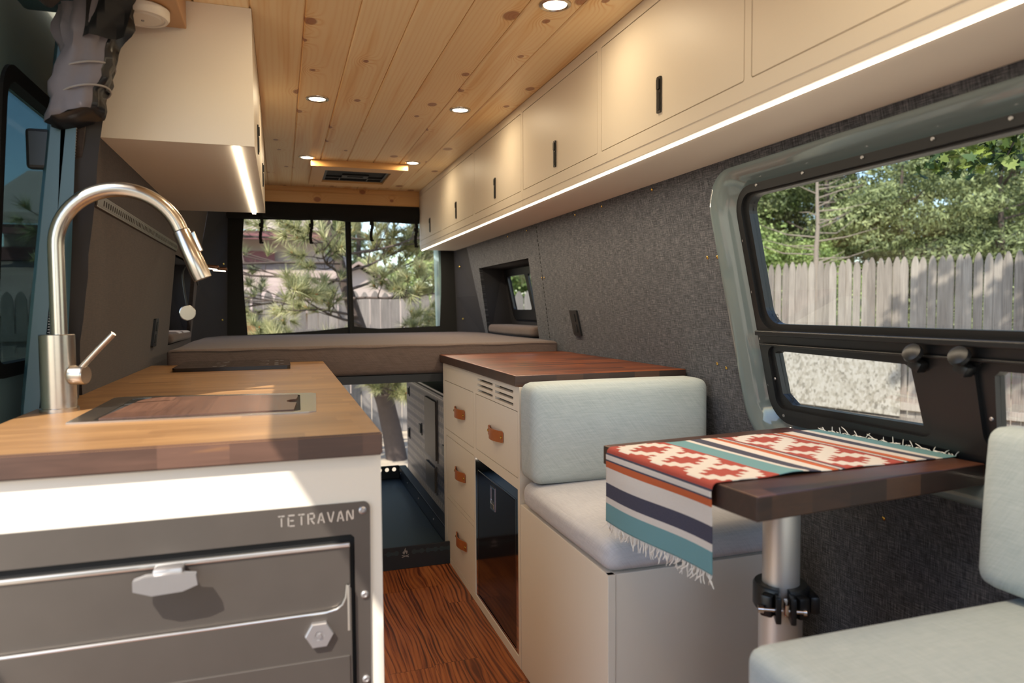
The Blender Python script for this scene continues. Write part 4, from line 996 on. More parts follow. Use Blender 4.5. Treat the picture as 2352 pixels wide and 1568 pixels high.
bm = B(); tube(bm, [(fx + 0.045, fy - 0.022, 0.990), (fx + 0.085, fy - 0.030, 1.035), (fx + 0.118, fy - 0.036, 1.070)], 0.0062, 16); obj('lever', bm, M['steel'], kb, smooth=True)

# wall fittings on the left
tr = thing('cargo_track', (XL(1.405), 2.6, 1.40), 'perforated metal cargo track on the left wall under the overhead cabinet', 'track')
bm = B(); holes = []
y = 2.06
while y < 3.40: holes.append(rrect(y, y + 0.012, 1.389, 1.404, 0.004, 3)); y += 0.025
holed(bm, rect(2.0, 3.42, 1.384, 1.409), holes, lambda u, v, t: Vector((XL(v) + 0.002 + t, u, v)), 0.004); box(bm, XL(1.38), XL(1.38) + 0.006, 2.0, 3.42, 1.380, 1.3845, 0.001); box(bm, XL(1.411), XL(1.411) + 0.006, 2.0, 3.42, 1.4085, 1.413, 0.001)
obj('rail', bm, M['sheet'], tr)
def outlet(side, y, z, label, name='wall_switch'):
    f = fR if side > 0 else fL; t = thing(name, f(y, z, 0), label, 'switch')
    bm = B(); prism(bm, rrect(y - 0.038, y + 0.038, z - 0.056, z + 0.056, 0.005, 4), lambda u, v, tt: f(u, v, -tt), 0.009); obj('plate', bm, M['black'], t)
    bm = B()
    for dz in (-0.024, 0.024): prism(bm, rrect(y - 0.015, y + 0.015, z + dz - 0.018, z + dz + 0.018, 0.005, 4), lambda u, v, tt: f(u, v, -0.009 - tt), 0.003)
    obj('rocker', bm, M['blacksat'], t)
outlet(1, 2.862, 1.052, 'black switch plate on the right fabric wall above the worktop')
outlet(-1, 3.10, 1.032, 'black switch plate low on the left wall behind the counter')

# reading lamps
def reading_lamp(bx, by, bz, hx, hy, hz, label, disc=True, rot=0.1):
    t = thing('reading_lamp', (bx, by, bz), label, 'lamp', 'gooseneck reading lamps by the bed')
    if disc:
        bm = B(); lathe(bm, [(0, 0.0), (0.040, 0.0), (0.040, 0.016), (0.037, 0.019), (0, 0.019)], (bx, by, bz), (0.25, -1, 0), 32); obj('base', bm, M['steel'], t, smooth=True)
    bm = B(); P0 = Vector((bx, by - 0.01, bz + 0.04)); P1 = Vector((hx - 0.045, hy, hz + 0.012))
    pts = [P0.lerp(P1, s_ / 14) + Vector((-0.045 * math.sin(PI * s_ / 14), 0, 0.10 * math.sin(PI * s_ / 14) * (1 - .3 * s_ / 14))) for s_ in range(15)]
    tube(bm, pts, 0.0048, 10); obj('gooseneck', bm, M['blacksat'], t, smooth=True)
    bm = B(); box(bm, hx - 0.045, hx + 0.045, hy - 0.016, hy + 0.016, hz, hz + 0.020, 0.007, 3, rot=(0, rot, 0)); hd_ = obj('head', bm, M['brownmetal'], t, smooth=True, autos=40)
    bm = B(); box(bm, hx - 0.030, hx + 0.035, hy - 0.010, hy + 0.010, hz - 0.003, hz + 0.001, 0.001, rot=(0, rot, 0), piv=(hx, hy, hz + .01)); obj('diffuser', bm, M['led'], hd_)
M['brownmetal'] = plain('bronze_metal', '6b4a38', 0.35, 0.8, nz=0.1)
reading_lamp(-0.462, 4.00, 1.107, -0.347, 4.00, 1.338, 'bronze reading lamp on a round steel base left of the bed, lit and nearer', True, 0.12)
reading_lamp(-0.44, 4.34, 1.22, -0.330, 4.34, 1.345, 'bronze reading lamp left of the bed, the farther of the two lit heads', False, 0.05)

# ---------------------------------------------------------------- bed
bm = B(); prism(bm, [(-0.44, 3.10), (1.262, 3.10), (1.262, 4.38), (1.150, 4.66), (-0.325, 4.66), (-0.44, 4.45)], lambda u, v, t: Vector((u, v, 0.793 + t)), 0.035); tag(obj('bed_platform', bm, M['blacksat']), 'black platform board carrying the mattress across the van', 'bed base')
mt = thing('mattress', (0.41, 3.9, 0.83), 'taupe fabric mattress filling the rear of the van', 'mattress')
bm = B(); cushion(bm, -0.438, 1.250, 3.095, 4.66, 0.8295, 0.962, 0.018, (0.0, 0.006, 0.004), 22, 0.002, 11)
for v in bm.verts:
    q = max(0.0, v.co.y - 4.36); v.co.x = max(min(v.co.x, 1.252 - 0.40 * q), -0.44 + 0.42 * max(0, q - 0.05))
obj('cover', bm, M['mattress'], mt, smooth=True, autos=180)
bm = B(); tube(bm, [(-0.42 + 1.655 * k / 40, 3.094 - 0.004 * math.sin(PI * k / 40), 0.9535 + 0.002 * math.sin(k * .9)) for k in range(41)], 0.0022, 6); obj('piping', bm, M['mattress'], mt, smooth=True)
bm = B(); cushion(bm, 1.245, 1.40, 3.45, 4.28, 0.964, 1.018, 0.022, (0, 0, 0.004), 14, 0.003, 2, rot=None); tag(obj('niche_cushion', bm, M['mattress'], smooth=True, autos=180), 'slim taupe cushion lying in the right bed niche', 'cushion')
bm = B(); cushion(bm, -0.64, -0.475, 3.56, 4.28, 0.964, 1.012, 0.020, (0, 0, 0.004), 14, 0.003, 4, rot=None); tag(obj('niche_cushion', bm, M['mattress'], smooth=True, autos=180), 'slim taupe cushion lying in the left bed niche', 'cushion')

# rear window screen
rc = thing('rear_screen', (0.41, 4.73, 0.96), 'black canvas screen across the rear opening with two clear openings', 'screen')
def px(u, v):   # zoomed-photo measurement of the openings in the screen plane
    return (-0.2135 + (u - 100) * (1.253 / 2100.0), 1.71 - (v - 90) * (0.744 / 1270.0))
lh = [px(u, v) for u, v in [(112, 130), (85, 480), (95, 900), (120, 1365), (480, 1352), (800, 1335), (980, 1318), (1155, 1298), (1152, 700), (1145, 112)]]
rh = [px(u, v) for u, v in [(1208, 112), (1212, 700), (1225, 1290), (1350, 1308), (1500, 1320), (1850, 1312), (2188, 1300), (2208, 900), (2210, 700), (2205, 400), (2188, 130)]]
bm = B(); holed(bm, rect(-0.345, 1.175, 0.905, 1.81), [lh[::-1], rh[::-1]], lambda u, v, t: Vector((u, 4.725 + t, v)), 0.004); obj('panel', bm, M['blackfab'], rc)
bm = B(); tube(bm, [(0.432, 4.722, 0.96), (0.425, 4.722, 1.3), (0.418, 4.722, 1.72)], 0.009, 10); obj('centre_zip', bm, M['blackfab'], rc, smooth=True)
bm = B(); loops = []
for i in range(60):
    t = i / 59; x_ = -0.335 + 1.50 * t; sc = abs(math.sin((x_ + 0.09) * PI / 0.37)) * 0.016
    loops.append([Vector((x_, 4.700 + 0.022 * math.cos(a_) * (1 + .1 * math.sin(i * .8)), 1.750 + (0.050 + (sc if math.sin(a_) < 0 else 0)) * math.sin(a_))) for a_ in [2 * PI * k / 14 for k in range(14)]])
rg = loft(bm, loops)
for g in (rg[0], rg[-1]): bm.faces.new(g)
obj('rolled_cover', bm, M['blackfab'], rc, smooth=True)
for (x_, z_) in ((-0.105, 1.535), (0.195, 1.54), (0.575, 1.565), (0.867, 1.53)):
    bm = B(); pts = [(x_ + 0.006 * math.sin(k * .8), 4.678 - 0.002 * k, 1.72 + (z_ - 1.72) * k / 8) for k in range(9)]
    for p, q in zip(pts, pts[1:]): box(bm, p[0] - 0.0095, p[0] + 0.0095, p[1] - 0.002, p[1] + 0.002, q[2], p[2] + .002)
    box(bm, x_ - 0.013, x_ + 0.013, 4.664, 4.674, z_ + 0.10, z_ + 0.125, 0.003); box(bm, x_ - 0.012, x_ + 0.012, 4.658, 4.668, z_ - 0.004, z_ + 0.008, 0.003); obj('strap', bm, M['blackfab'], rc)
bm = B(); prism(bm, rrect(4.80, 5.65, 0.2, 1.75, 0.05, 4), lambda u, v, t: Vector((1.055 + (u - 4.8) * 0.172 - 0.02 * (v - 1) + t, u, v)), 0.04)
box(bm, 1.06, 1.19, 4.762, 4.81, 1.15, 1.22); box(bm, 1.06, 1.19, 4.762, 4.81, 0.45, 0.52)
tag(obj('rear_door', bm, M['teal_lit']), 'pale teal rear door standing open beyond the screen on the right', 'door')

# ---------------------------------------------------------------- under the bed
ty = thing('slide_tray', (0.3, 3.6, 0.0), 'black slide-out cargo tray on the floor under the bed', 'tray')
bm = B(); box(bm, -0.40, 0.690, 2.99, 4.42, 0.0205, 0.050, 0.002); obj('deck', bm, M['traysteel'], ty)
LH = []
def dog(cx, cz, r_=0.0105, w=0.017):
    return [(cx - w + r_ * math.cos(a_), cz + r_ * math.sin(a_)) for a_ in [math.radians(35 + 290 * k / 10) for k in range(11)]] + [(cx + w - r_ * math.cos(a_), cz - r_ * math.sin(a_)) for a_ in [math.radians(35 + 290 * k / 10) for k in range(11)]]
bm = B(); box(bm, -0.40, 0.692, 2.978, 2.990, 0.0, 0.098, 0.0015); lip = obj('front_lip', bm, M['blacksat'], ty)
bm = B()
def flat(bm, poly, y, th=0.0008):
    vs = [Vector((u, v)) for u, v in poly]; prism(bm, poly, lambda u, v, t: Vector((u, y + t, v)), th)
for cx in (0.432, 0.542, 0.603, 0.664):
    bm = B(); flat(bm, dog(cx, 0.071), 2.9772); obj('slot', bm, M['traysteel'], lip)
for cx in (0.40, 0.571, 0.633):
    bm = B(); flat(bm, [(cx + 0.003 * math.cos(a_), 0.071 + 0.003 * math.sin(a_)) for a_ in [2 * PI * k / 10 for k in range(10)]], 2.9772); obj('small_hole', bm, M['traysteel'], lip)
bm = B(); cx = 0.487; sc = 0.012
fl_ = [(-.75, 0), (-.95, .5), (-.6, 1.1), (-.45, .7), (-.3, 1.5), (.15, 2.2), (.1, 1.4), (.45, .9), (.55, 1.35), (.85, .7), (.7, .1), (.35, -.2), (.3, .35), (.05, .65), (-.2, .2), (-.35, -.2)]
flat(bm, [(cx + u * sc, 0.066 + v * sc) for u, v in fl_], 2.9772)
for s in (-1, 1):
    flat(bm, [(cx - s * 0.015, 0.050), (cx - s * 0.015, 0.053), (cx + s * 0.015, 0.062), (cx + s * 0.015, 0.059)], 2.9772 - 0.0002 * (s + 1))
obj('campfire_emblem', bm, M['mark'], lip)
bm = B(); box(bm, 0.690, 0.700, 2.978, 4.43, 0.0, 0.125, 0.001); box(bm, 0.690, 0.735, 2.978, 4.43, 0.118, 0.126, 0.002); rl = obj('side_rail', bm, M['blacksat'], ty)
for y in (3.35, 3.75, 4.1, 4.35):
    bm = B(); lathe(bm, [(0.005, 0), (0.004, 0.003), (0, 0.003)], (0.690, y, 0.09), (-1, 0, 0), 10); obj('rivet', bm, M['zinc'], rl)
holes = []
for k in range(9): holes.append([(0.66 - k * 0.045 + 0.013 * math.cos(a_), 0.105 + 0.013 * math.sin(a_)) for a_ in [2 * PI * q / 12 for q in range(12)]])
bm = B(); holed(bm, rect(-0.40, 0.690, 0.04, 0.130), holes, lambda u, v, t: Vector((u, 4.42 + t, v)), 0.004); obj('rear_lip', bm, M['blacksat'], ty)
sb = thing('storage_box', (0.95, 3.85, 0.02), 'perforated dark metal storage box under the bed with latches', 'storage box')
bm = B(); box(bm, 0.760, 1.22, 3.10, 4.50, 0.02, 0.665, 0.003); obj('body', bm, M['perf'], sb)
bm = B(); box(bm, 0.752, 1.22, 3.10, 4.50, 0.680, 0.700, 0.004); obj('lid', bm, M['traysteel'], sb)
bm = B(); box(bm, 0.750, 0.7595, 3.10, 4.50, 0.665, 0.671, 0.001); box(bm, 0.746, 0.752, 3.10, 4.50, 0.694, 0.703, 0.001); tube(bm, [(0.752, 3.10, 0.679), (0.752, 4.50, 0.679)], 0.005, 10)  # strip along the lid edge is a highlight drawn in zinc colour
y = 3.11
while y < 4.5: box(bm, 0.745, 0.750, y, y + 0.012, 0.672, 0.686); y += 0.024
obj('hinge_and_lid_highlight', bm, M['zinc'], sb)
for (a_, b_, c_, d_, nm) in ((3.57, 3.86, 0.325, 0.635, 'access_panel'), (3.60, 3.84, 0.15, 0.28, 'access_panel'), (3.36, 3.43, 0.39, 0.44, 'latch'), (4.40, 4.44, 0.58, 0.62, 'latch'), (4.40, 4.44, 0.31, 0.36, 'latch'), (4.00, 4.05, 0.40, 0.45, 'latch')):
    bm = B(); box(bm, 0.7565 - (0.008 if nm == 'access_panel' else 0.006), 0.7595, a_, b_, c_, d_, 0.002); box(bm, 0.7560, 0.7600, a_ - 0.012, a_ + 0.002, c_ - 0.01, d_ + 0.01); obj(nm, bm, M['sheet'] if nm == 'access_panel' else M['blacksat'], sb)

# ---------------------------------------------------------------- outdoors
bm = B(); bmesh.ops.create_grid(bm, x_segments=90, y_segments=90, size=42)
for v in bm.verts: v.co.z = -0.66 + 0.03 * math.sin(v.co.x * 1.7) * math.cos(v.co.y * 1.3) + random.uniform(-.012, .012)
bmesh.ops.translate(bm, verts=bm.verts, vec=(0, 8, 0))
gr = struct('ground', bm, M['ground'], label='bare ground with pale leaf litter', loc=(0, 0, -0.66))
def picket_bm(w, h, th=0.018, point=0.09, gothic=True):
    bm = B(); point *= 1.25; P = [(-w / 2, 0), (w / 2, 0), (w / 2, h - point)]
    if gothic: P += [(w * .44, h - point * .62), (w * .30, h - point * .28), (w * .09, h), (-w * .09, h), (-w * .30, h - point * .28), (-w * .44, h - point * .62)]
    else: P += [(w * .3, h - point * .2), (w * .1, h), (-w * .1, h), (-w * .3, h - point * .2)]
    P += [(-w / 2, h - point)]
    return prism(bm, P, lambda u, v, t: Vector((u, t - th / 2, v)), th)
def fence(p0, p1, top, base, pitch, wfrac, label, mat, rails, seed, nvar=3, face=-1, gap_every=0):
    p0 = Vector(p0); p1 = Vector(p1); L_ = (p1 - p0).length; d = (p1 - p0).normalized(); ang = math.atan2(d.y, d.x); rn = random.Random(seed)
    t = thing('picket_fence', (p0.x, p0.y, base), label, 'fence')
    protos = []; n = int(L_ / pitch)
    for i in range(n):
        if i < nvar:
            bm = picket_bm(pitch * wfrac * rn.uniform(.98, 1.0), top - base, point=0.11)
            bmesh.ops.translate(bm, verts=bm.verts, vec=Vector((p0.x, p0.y, base)))
            o = obj('picket', bm, mat, t); protos.append(o)
        else:
            o = protos[i % nvar].copy(); C.objects.link(o); o.parent = t
        q = d * (i * pitch + pitch / 2)
        o.location = (q.x, q.y, rn.uniform(-0.015, 0.015)); o.rotation_euler = (rn.uniform(-.008, .008), rn.uniform(-.007, .007), ang + rn.uniform(-.02, .02))
    nrm = Vector((-d.y, d.x, 0)) * face
    for z in rails:
        bm = B(); t_ = bmesh.new(); box(t_, 0, L_, 0.012, 0.05, z, z + 0.09)
        for v in t_.verts: v.co = p0 + d * v.co.x + nrm * v.co.y + Vector((0, 0, v.co.z - p0.z))
        join(bm, t_); obj('rail', bm, mat, t)
    return t
FD = Vector((0.393, -0.92, 0)); F1 = Vector((6.4, 7.9, 0))
a_ = F1 - FD * 1.0; b_ = F1 + FD * 6.2
fence((a_.x, a_.y, 0), (b_.x, b_.y, 0), 1.69, -0.60, 0.0935, 0.93, 'weathered grey picket fence seen through the big right window', M['fence'], [-0.12, -0.30], 3, face=-1)
fence((-5.6, 10.2, 0), (6.1, 10.2, 0), 1.37, -0.66, 0.145, 0.94, 'grey picket fence behind the van seen through the rear screen', M['fence2'], [0.75], 4, face=-1)
bm = B(); box(bm, -0.50, -0.32, 9.95, 10.10, -0.66, 1.00, 0.01); tag(obj('fence_post', bm, M['tanpost']), 'tan wooden post in front of the rear fence at left', 'post')
# strand board leaning on the right fence
nr = Vector((FD.y, -FD.x, 0)); 
bm = B(); t_ = bmesh.new(); box(t_, 0.0, 1.56, 0.06, 0.075, -0.18, 0.56, 0.003)
for v in t_.verts: v.co = F1 + FD * v.co.x + nr * v.co.y + Vector((0, 0, v.co.z + (0.03 * (1 - v.co.x))))
join(bm, t_); tag(obj('strand_board', bm, M['osb']), 'pale weathered strand board hung on the fence low in the right window', 'board')

# foliage
def crown(blobs, n, size, mat_name, seed, tri=False, flat_=1.0):
    rn = random.Random(seed); bm = B(); tot = sum(b[3] ** 2 for b in blobs)
    for (cx, cy, cz, r_, sq) in blobs:
        for _ in range(int(n * r_ ** 2 / tot)):
            d = Vector((rn.gauss(0, 1), rn.gauss(0, 1), rn.gauss(0, 1))).normalized(); rad = r_ * rn.uniform(0.62, 1.04) * (1 + 0.18 * math.sin(d.x * 7 + cx) * math.sin(d.z * 9 + cy))
            p = Vector((cx, cy, cz)) + Vector((d.x * rad, d.y * rad, d.z * rad * sq))
            s_ = size * rn.uniform(.6, 1.4); n_ = (d + Vector((rn.uniform(-.8, .8), rn.uniform(-.8, .8), rn.uniform(-.2, 1.1)))).normalized(); a_, c_ = frame_at(n_)
            th = rn.uniform(0, PI); u = a_ * math.cos(th) + c_ * math.sin(th); v = n_.cross(u)
            if tri: vs = [p - u * s_ * .5, p + v * s_ * .16, p + u * s_ * .7, p - v * s_ * .16]
            else: vs = [p - u * s_ * .5, p + v * s_ * .35, p + u * s_ * .5, p - v * s_ * .35]
            bm.faces.new([bm.verts.new(q) for q in vs])
    return bm
def pine_blobs(h, r, seed, n=26):
    rn = random.Random(seed); out = []
    for i in range(n):
        t = i / (n - 1); z = h * (0.12 + 0.86 * t); rr_ = r * (1 - 0.72 * t ** 1.4); a_ = rn.uniform(0, 2 * PI); q = rr_ * rn.uniform(.35, .85)
        out.append((q * math.cos(a_), q * math.sin(a_), z, rr_ * rn.uniform(.38, .58) + 0.15, rn.uniform(.38, .55)))
    return out
def tree(name, loc, blobs, n, size, mat, h, label, cat, group=None, seed=1, tr_r=0.12, bark='bark', tri=False):
    t = thing(name, loc, label, cat, group); L = Vector(loc)
    bm = crown(blobs, n, size, mat, seed, tri); bmesh.ops.translate(bm, verts=bm.verts, vec=L); obj('crown', bm, M[mat], t)
    bm = B(); rn = random.Random(seed); tube(bm, [L + Vector((0.05 * math.sin(k), 0.05 * math.cos(k * 1.3), h * .92 * k / 6)) for k in range(7)], [tr_r * (1 - .13 * k) for k in range(7)], 10)
    for i in range(10):
        z = h * rn.uniform(.15, .8); a_ = rn.uniform(0, 6.28); l_ = 0.5 * (1 - z / h) * h * .35 + .3
        tube(bm, [L + Vector((0, 0, z)), L + Vector((l_ * math.cos(a_) * .6, l_ * math.sin(a_) * .6, z + .1)), L + Vector((l_ * math.cos(a_), l_ * math.sin(a_), z + .3))], [tr_r * .25, tr_r * .18, tr_r * .08], 6)
    obj('trunk', bm, M[bark], t, smooth=True); return t
A = tree('pine_tree', (12.2, 13.4, -0.6), pine_blobs(7.2, 1.9, 1), 42000, 0.095, 'leafpine', 7.2, 'broad pine tree behind the fence, middle of the right window', 'tree', 'pines beyond the right fence', 1, tri=True)
Bt = tree('pine_tree', (14.6, 11.0, -0.6), pine_blobs(5.6, 2.1, 5, 30), 42000, 0.095, 'leafdark', 5.6, 'dark pine behind the fence at the right edge of the right window', 'tree', 'pines beyond the right fence', 5, tri=True)
Ct = tree('broadleaf_tree', (9.0, 13.6, -0.6), [(random.uniform(-1.1, 1.1), random.uniform(-1, 1), random.uniform(1.2, 4.3), random.uniform(.6, 1.1), .8) for _ in range(16)], 34000, 0.080, 'leafdec', 4.8, 'light green broadleaf tree at the left end of the right window', 'tree', 'broadleaf trees beyond the right fence', 8)
def place(src, loc, s, rz, label):
    c = copy_tree(src); c.location = loc; c.scale = (s, s, s); c.rotation_euler = (0, 0, rz); c['label'] = label; return c
place(A, (14.6, 15.2, -0.6), 1.15, 2.0, 'tall pine in the second row left of centre beyond the right fence')
place(A, (17.0, 12.6, -0.6), 1.0, 4.0, 'pine in the second row right of centre beyond the right fence')
place(Bt, (12.9, 12.0, -0.6), 0.92, 1.0, 'dark pine filling the gap in the middle of the tree line')
place(Bt, (17.2, 9.6, -0.6), 1.02, 3.3, 'dark pine farthest right in the tree line under the maple branch')
place(Bt, (11.2, 15.8, -0.6), 1.2, 5.2, 'dark pine behind the light green tree in the right window')
place(Ct, (11.6, 16.9, -0.6), 1.35, 2.4, 'tall light green tree behind the bare trunk')
place(Ct, (10.9, 12.2, -0.6), 0.66, 4.1, 'small light green tree just above the fence pickets')
place(Ct, (15.2, 10.2, -0.6), 0.62, 0.7, 'low light green bush rising over the fence at the right')
place(A, (15.0, 19.0, -0.6), 1.5, 2.9, 'tallest pine far behind the middle of the tree line')
place(A, (19.5, 15.5, -0.6), 1.25, 0.4, 'far pine between the two middle pines')
place(Bt, (13.4, 19.5, -0.6), 1.7, 0.8, 'far dark pine above the bare trunk')
place(A, (16.6, 14.6, -0.6), 1.35, 5.0, 'pine standing between the tall far pine and the right edge')
# bare trunk
t = thing('bare_tree', (9.55, 10.77, -0.6), 'bare pale trunk with upswept dead branches behind the fence', 'tree'); L = Vector((9.55, 10.77, -0.6))
bm = B(); tube(bm, [L + Vector((0.02 * math.sin(k * 2), 0, 4.6 * k / 10)) for k in range(11)], [0.085 - .0068 * k for k in range(11)], 10); rn = random.Random(3)
for i in range(30):
    z = 2.2 + i * 0.08; a_ = rn.choice([-.75, -.75, -.75, 2.3]) + rn.uniform(-.7, .7); l_ = rn.uniform(.4, 1.25) * (1.15 - (z - 2.2) / 3.2)
    tube(bm, [L + Vector((0, 0, z)), L + Vector((l_ * .5 * math.cos(a_), l_ * .5 * math.sin(a_), z + rn.uniform(-.02, .12))), L + Vector((l_ * math.cos(a_), l_ * math.sin(a_), z + rn.uniform(.05, .32)))], [.016, .010, .003], 5)
obj('trunk', bm, M['bark2'], t, smooth=True)
# rear trees
rb = [(random.uniform(-1.6, 1.6), random.uniform(-.8, .8), random.uniform(1.0, 5.2), random.uniform(.6, 1.1), .8) for _ in range(22)]
Dt = tree('broadleaf_tree', (3.6, 16.5, -0.6), rb, 30000, 0.09, 'leafdec', 5.4, 'sunlit yellow-green tree behind the rear fence, right pane of the rear screen', 'tree', 'trees behind the rear fence', 21)
place(Dt, (0.6, 24.0, -0.6), 1.25, 1.5, 'distant green tree above the neighbour roof in the rear view')
place(Dt, (6.6, 18.0, -0.6), 1.2, 3.0, 'green tree at the far right of the rear view')
place(A, (2.2, 21.0, -0.6), 1.0, 3.0, 'pine behind the tan gable roof in the rear view')

# near pine with long needles behind the van
np_ = thing('long_needle_pine', (1.19, 8.2, -0.66), 'long-needled pine with budding tips right behind the van', 'tree')
rn = random.Random(12); L = Vector((1.19, 8.2, -0.66))
TX = [(0, 0.07), (0.66, -0.06), (1.66, -0.34), (2.86, -0.72), (4.2, -0.95)]
bm = B(); tube(bm, [L + Vector((interp(4.2 * k / 12, TX) + 0.02 * math.sin(k), 0.02 * k, 4.2 * k / 12)) for k in range(13)], [.125, .115, .105, .095, .085, .075, .068, .06, .052, .045, .038, .032, .026], 12)
tips = []
def branch(p, d, l_, r_, depth):
    pts = [p]; n = 6; dd = d.normalized()
    for k in range(n):
        dd = (dd + Vector((rn.uniform(-.16, .16), rn.uniform(-.16, .16), rn.uniform(-.10, .16)))).normalized(); pts.append(pts[-1] + dd * l_ / n)
    tube(bm, pts, [r_ * (1 - .75 * k / n) for k in range(n + 1)], 6)
    tips.append((pts[-1], dd))
    if depth > 0:
        for k in range(2, n + 1):
            for _ in range(2 if depth > 1 else 1):
                sd_ = (dd + Vector((rn.uniform(-1, 1), rn.uniform(-1, 1), rn.uniform(-.5, .7)))).normalized(); branch(pts[k], sd_, l_ * rn.uniform(.28, .45), r_ * .45, depth - 1)
    elif rn.random() < .5: tips.append((pts[3], dd))
for (z, ang, l_) in [(1.35, 3.3, 1.5), (1.7, 3.0, 1.9), (2.1, 3.4, 2.0), (2.5, 3.1, 1.9), (2.9, 3.5, 1.7), (3.2, 2.9, 1.6), (1.6, 4.2, 1.1), (2.2, 4.4, 1.3), (2.7, 4.6, 1.2), (3.1, 5.0, 1.2), (1.9, 5.6, 1.0), (2.4, 6.1, 1.3), (2.8, 5.9, 1.5), (3.2, 0.2, 1.4), (2.2, 0.1, 0.9), (1.1, 4.8, 0.6), (0.8, 4.4, 0.7), (0.9, 5.2, 0.6), (1.0, 3.4, 1.0), (1.3, 3.8, 1.6), (1.9, 2.8, 2.1), (2.3, 3.6, 2.2), (1.5, 0.1, 1.1), (2.0, 0.4, 1.5), (2.6, 0.3, 2.0), (1.2, 5.9, 0.9), (3.0, 6.2, 1.9), (3.4, 3.2, 2.2)]:
    branch(L + Vector((interp(z, TX), 0, z)), Vector((math.cos(ang), math.sin(ang), rn.uniform(-.1, .15))), l_, 0.019, 2)
obj('trunk', bm, M['bark'], np_, smooth=True)
bm = B(); bd = B()
rn.shuffle(tips)
for (p, d) in tips[:1500]:
    nl = rn.uniform(.12, .21); a_, c_ = frame_at(d)
    for _ in range(62):
        th = rn.uniform(0, 2 * PI); sp = rn.uniform(.25, 1.1); q = (d * math.cos(sp) + (a_ * math.cos(th) + c_ * math.sin(th)) * math.sin(sp)).normalized()
        b0 = p - d * rn.uniform(0, .06); wv_ = q.cross(Vector((rn.uniform(-1, 1), rn.uniform(-1, 1), 1))).normalized() * 0.0042
        e_ = b0 + q * nl * rn.uniform(.7, 1.1)
        bm.faces.new([bm.verts.new(v) for v in (b0 - wv_, b0 + wv_, e_)])
    if rn.random() < .35: lathe(bd, [(0, -.012), (.008, -.006), (.009, .008), (0, .022)], p, d, 6)
obj('needles', bm, M['needle'], np_); tag(obj('buds', bd, M['bud'], np_, smooth=True))
# neighbour house
hs = thing('house', (-1.2, 17.0, -0.6), 'house with pinkish shingle roof and maroon fascia behind the rear fence', 'house')
def quadslab(bm, a_, b_, c_, d_, th):
    lo = [Vector(v) for v in (a_, b_, c_, d_)]; up = [v + Vector((0, 0, th)) for v in lo]
    A_ = [bm.verts.new(v) for v in lo]; B_ = [bm.verts.new(v) for v in up]; bm.faces.new(A_); bm.faces.new(B_[::-1])
    for k in range(4): bm.faces.new((A_[k], A_[(k + 1) % 4], B_[(k + 1) % 4], B_[k]))
bm = B(); quadslab(bm, (-5.5, 14.2, 1.05), (1.5, 14.2, 1.05), (1.5, 17.2, 2.32), (-5.5, 17.2, 2.32), .05); obj('lower_roof', bm, M['roof'], hs)
bm = B(); box(bm, -5.3, 1.35, 14.6, 17.0, -0.6, 1.1); obj('wall', bm, M['creamtrim'], hs)
bm = B(); box(bm, -5.3, 1.0, 16.8, 19.0, 1.9, 2.85); obj('upper_wall', bm, M['creamtrim'], hs)
bm = B(); box(bm, -5.6, 1.1, 15.9, 16.0, 2.62, 2.80); box(bm, -5.6, -0.1, 16.6, 16.7, 2.15, 2.42); obj('fascia', bm, M['maroon'], hs)
bm = B(); box(bm, -5.6, 1.1, 15.85, 15.95, 2.82, 2.98); quadslab(bm, (-5.6, 15.9, 2.98), (1.1, 15.9, 2.98), (1.1, 19.5, 4.4), (-5.6, 19.5, 4.4), .05); obj('upper_roof', bm, M['creamtrim'], hs)
hs2 = thing('shed', (1.9, 15.8, -0.6), 'small outbuilding with a tan gable roof right of the screen bar', 'shed')
bm = B(); quadslab(bm, (1.55, 14.8, 2.05), (2.65, 14.8, 1.35), (2.65, 18.0, 1.35), (1.55, 18.0, 2.05), .06); quadslab(bm, (0.45, 14.8, 1.35), (1.55, 14.8, 2.05), (1.55, 18.0, 2.05), (0.45, 18.0, 1.35), .06); obj('roof', bm, M['roof'], hs2)
bm = B(); prism(bm, [(0.6, -0.6), (2.5, -0.6), (2.5, 1.38), (1.55, 1.98), (0.6, 1.38)], lambda u, v, t: Vector((u, 15.0 + t, v)), 2.9); obj('wall', bm, M['creamtrim'], hs2)

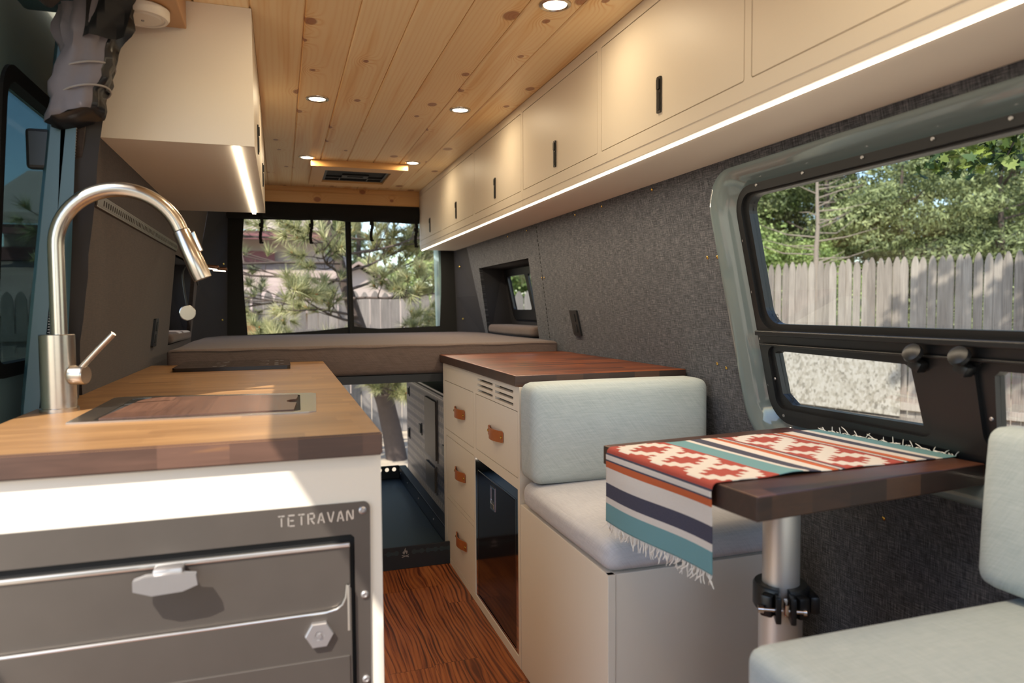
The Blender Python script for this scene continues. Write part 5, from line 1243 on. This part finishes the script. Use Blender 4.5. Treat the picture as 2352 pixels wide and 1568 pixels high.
# maple: trunk out of frame, overhead crown shading the fence, a branch hanging into view
mp = thing('maple_tree', (5.6, 1.6, -0.66), 'maple branch with lobed leaves hanging at the top right of the window', 'tree')
def leaf(bm, p, n_, s_, rn):
    a_, c_ = frame_at(n_); th = rn.uniform(0, 2 * PI); u = a_ * math.cos(th) + c_ * math.sin(th); v = n_.cross(u)
    P = [(0, -.5), (.12, -.25), (.42, -.34), (.30, -.10), (.55, .12), (.28, .14), (.22, .36), (0.0, .62), (-.22, .36), (-.28, .14), (-.55, .12), (-.30, -.10), (-.42, -.34), (-.12, -.25)]
    bm.faces.new([bm.verts.new(p + u * x_ * s_ + v * y_ * s_ + n_ * (0.12 * s_ * abs(x_))) for x_, y_ in P])
rn = random.Random(31); bm = B(); bt = B()
tube(bt, [(5.6, 1.6, -0.66), (5.5, 1.7, 1.0), (5.3, 2.0, 2.6), (5.2, 2.2, 4.2)], [.16, .13, .11, .07], 12)
tube(bt, [(5.3, 2.0, 2.6), (4.7, 2.6, 2.75), (4.2, 3.0, 2.35), (3.85, 3.25, 2.10)], [.05, .03, .016, .006], 8)
tube(bt, [(4.2, 3.0, 2.35), (4.05, 2.95, 2.15), (3.98, 3.0, 1.95)], [.012, .008, .004], 6)
tube(bt, [(5.25, 2.1, 3.4), (5.4, 2.8, 4.0), (5.5, 3.4, 4.5)], [.06, .04, .02], 8)
for _ in range(210):
    t = rn.random(); c_ = Vector((4.15, 2.86, 2.03)).lerp(Vector((3.72, 3.30, 1.98)), t)
    p = c_ + Vector((rn.uniform(-.16, .16), rn.uniform(-.16, .16), rn.uniform(-.12, .16) * (1.2 - t * .6)))
    leaf(bm, p, Vector((rn.uniform(-.9, .4), rn.uniform(-.9, .4), rn.uniform(-.1, 1))).normalized(), rn.uniform(.055, .09), rn)
for _ in range(950):
    d = Vector((rn.gauss(0, 1), rn.gauss(0, 1), rn.gauss(0, .7))).normalized() * rn.uniform(.2, 1.0); k = rn.choice([(5.4, 3.2, 4.7, .75), (5.7, 2.6, 5.0, .8), (5.1, 3.9, 4.5, .55), (5.9, 1.9, 4.6, .9)])
    leaf(bm, Vector(k[:3]) + d * k[3], Vector((rn.uniform(-.6, .6), rn.uniform(-.6, .6), 1)).normalized(), rn.uniform(.10, .17), rn)
obj('leaves', bm, M['maple'], mp); obj('trunk', bt, M['bark'], mp, smooth=True)

for o in bpy.data.objects:
    if '_w' in o: del o['_w']
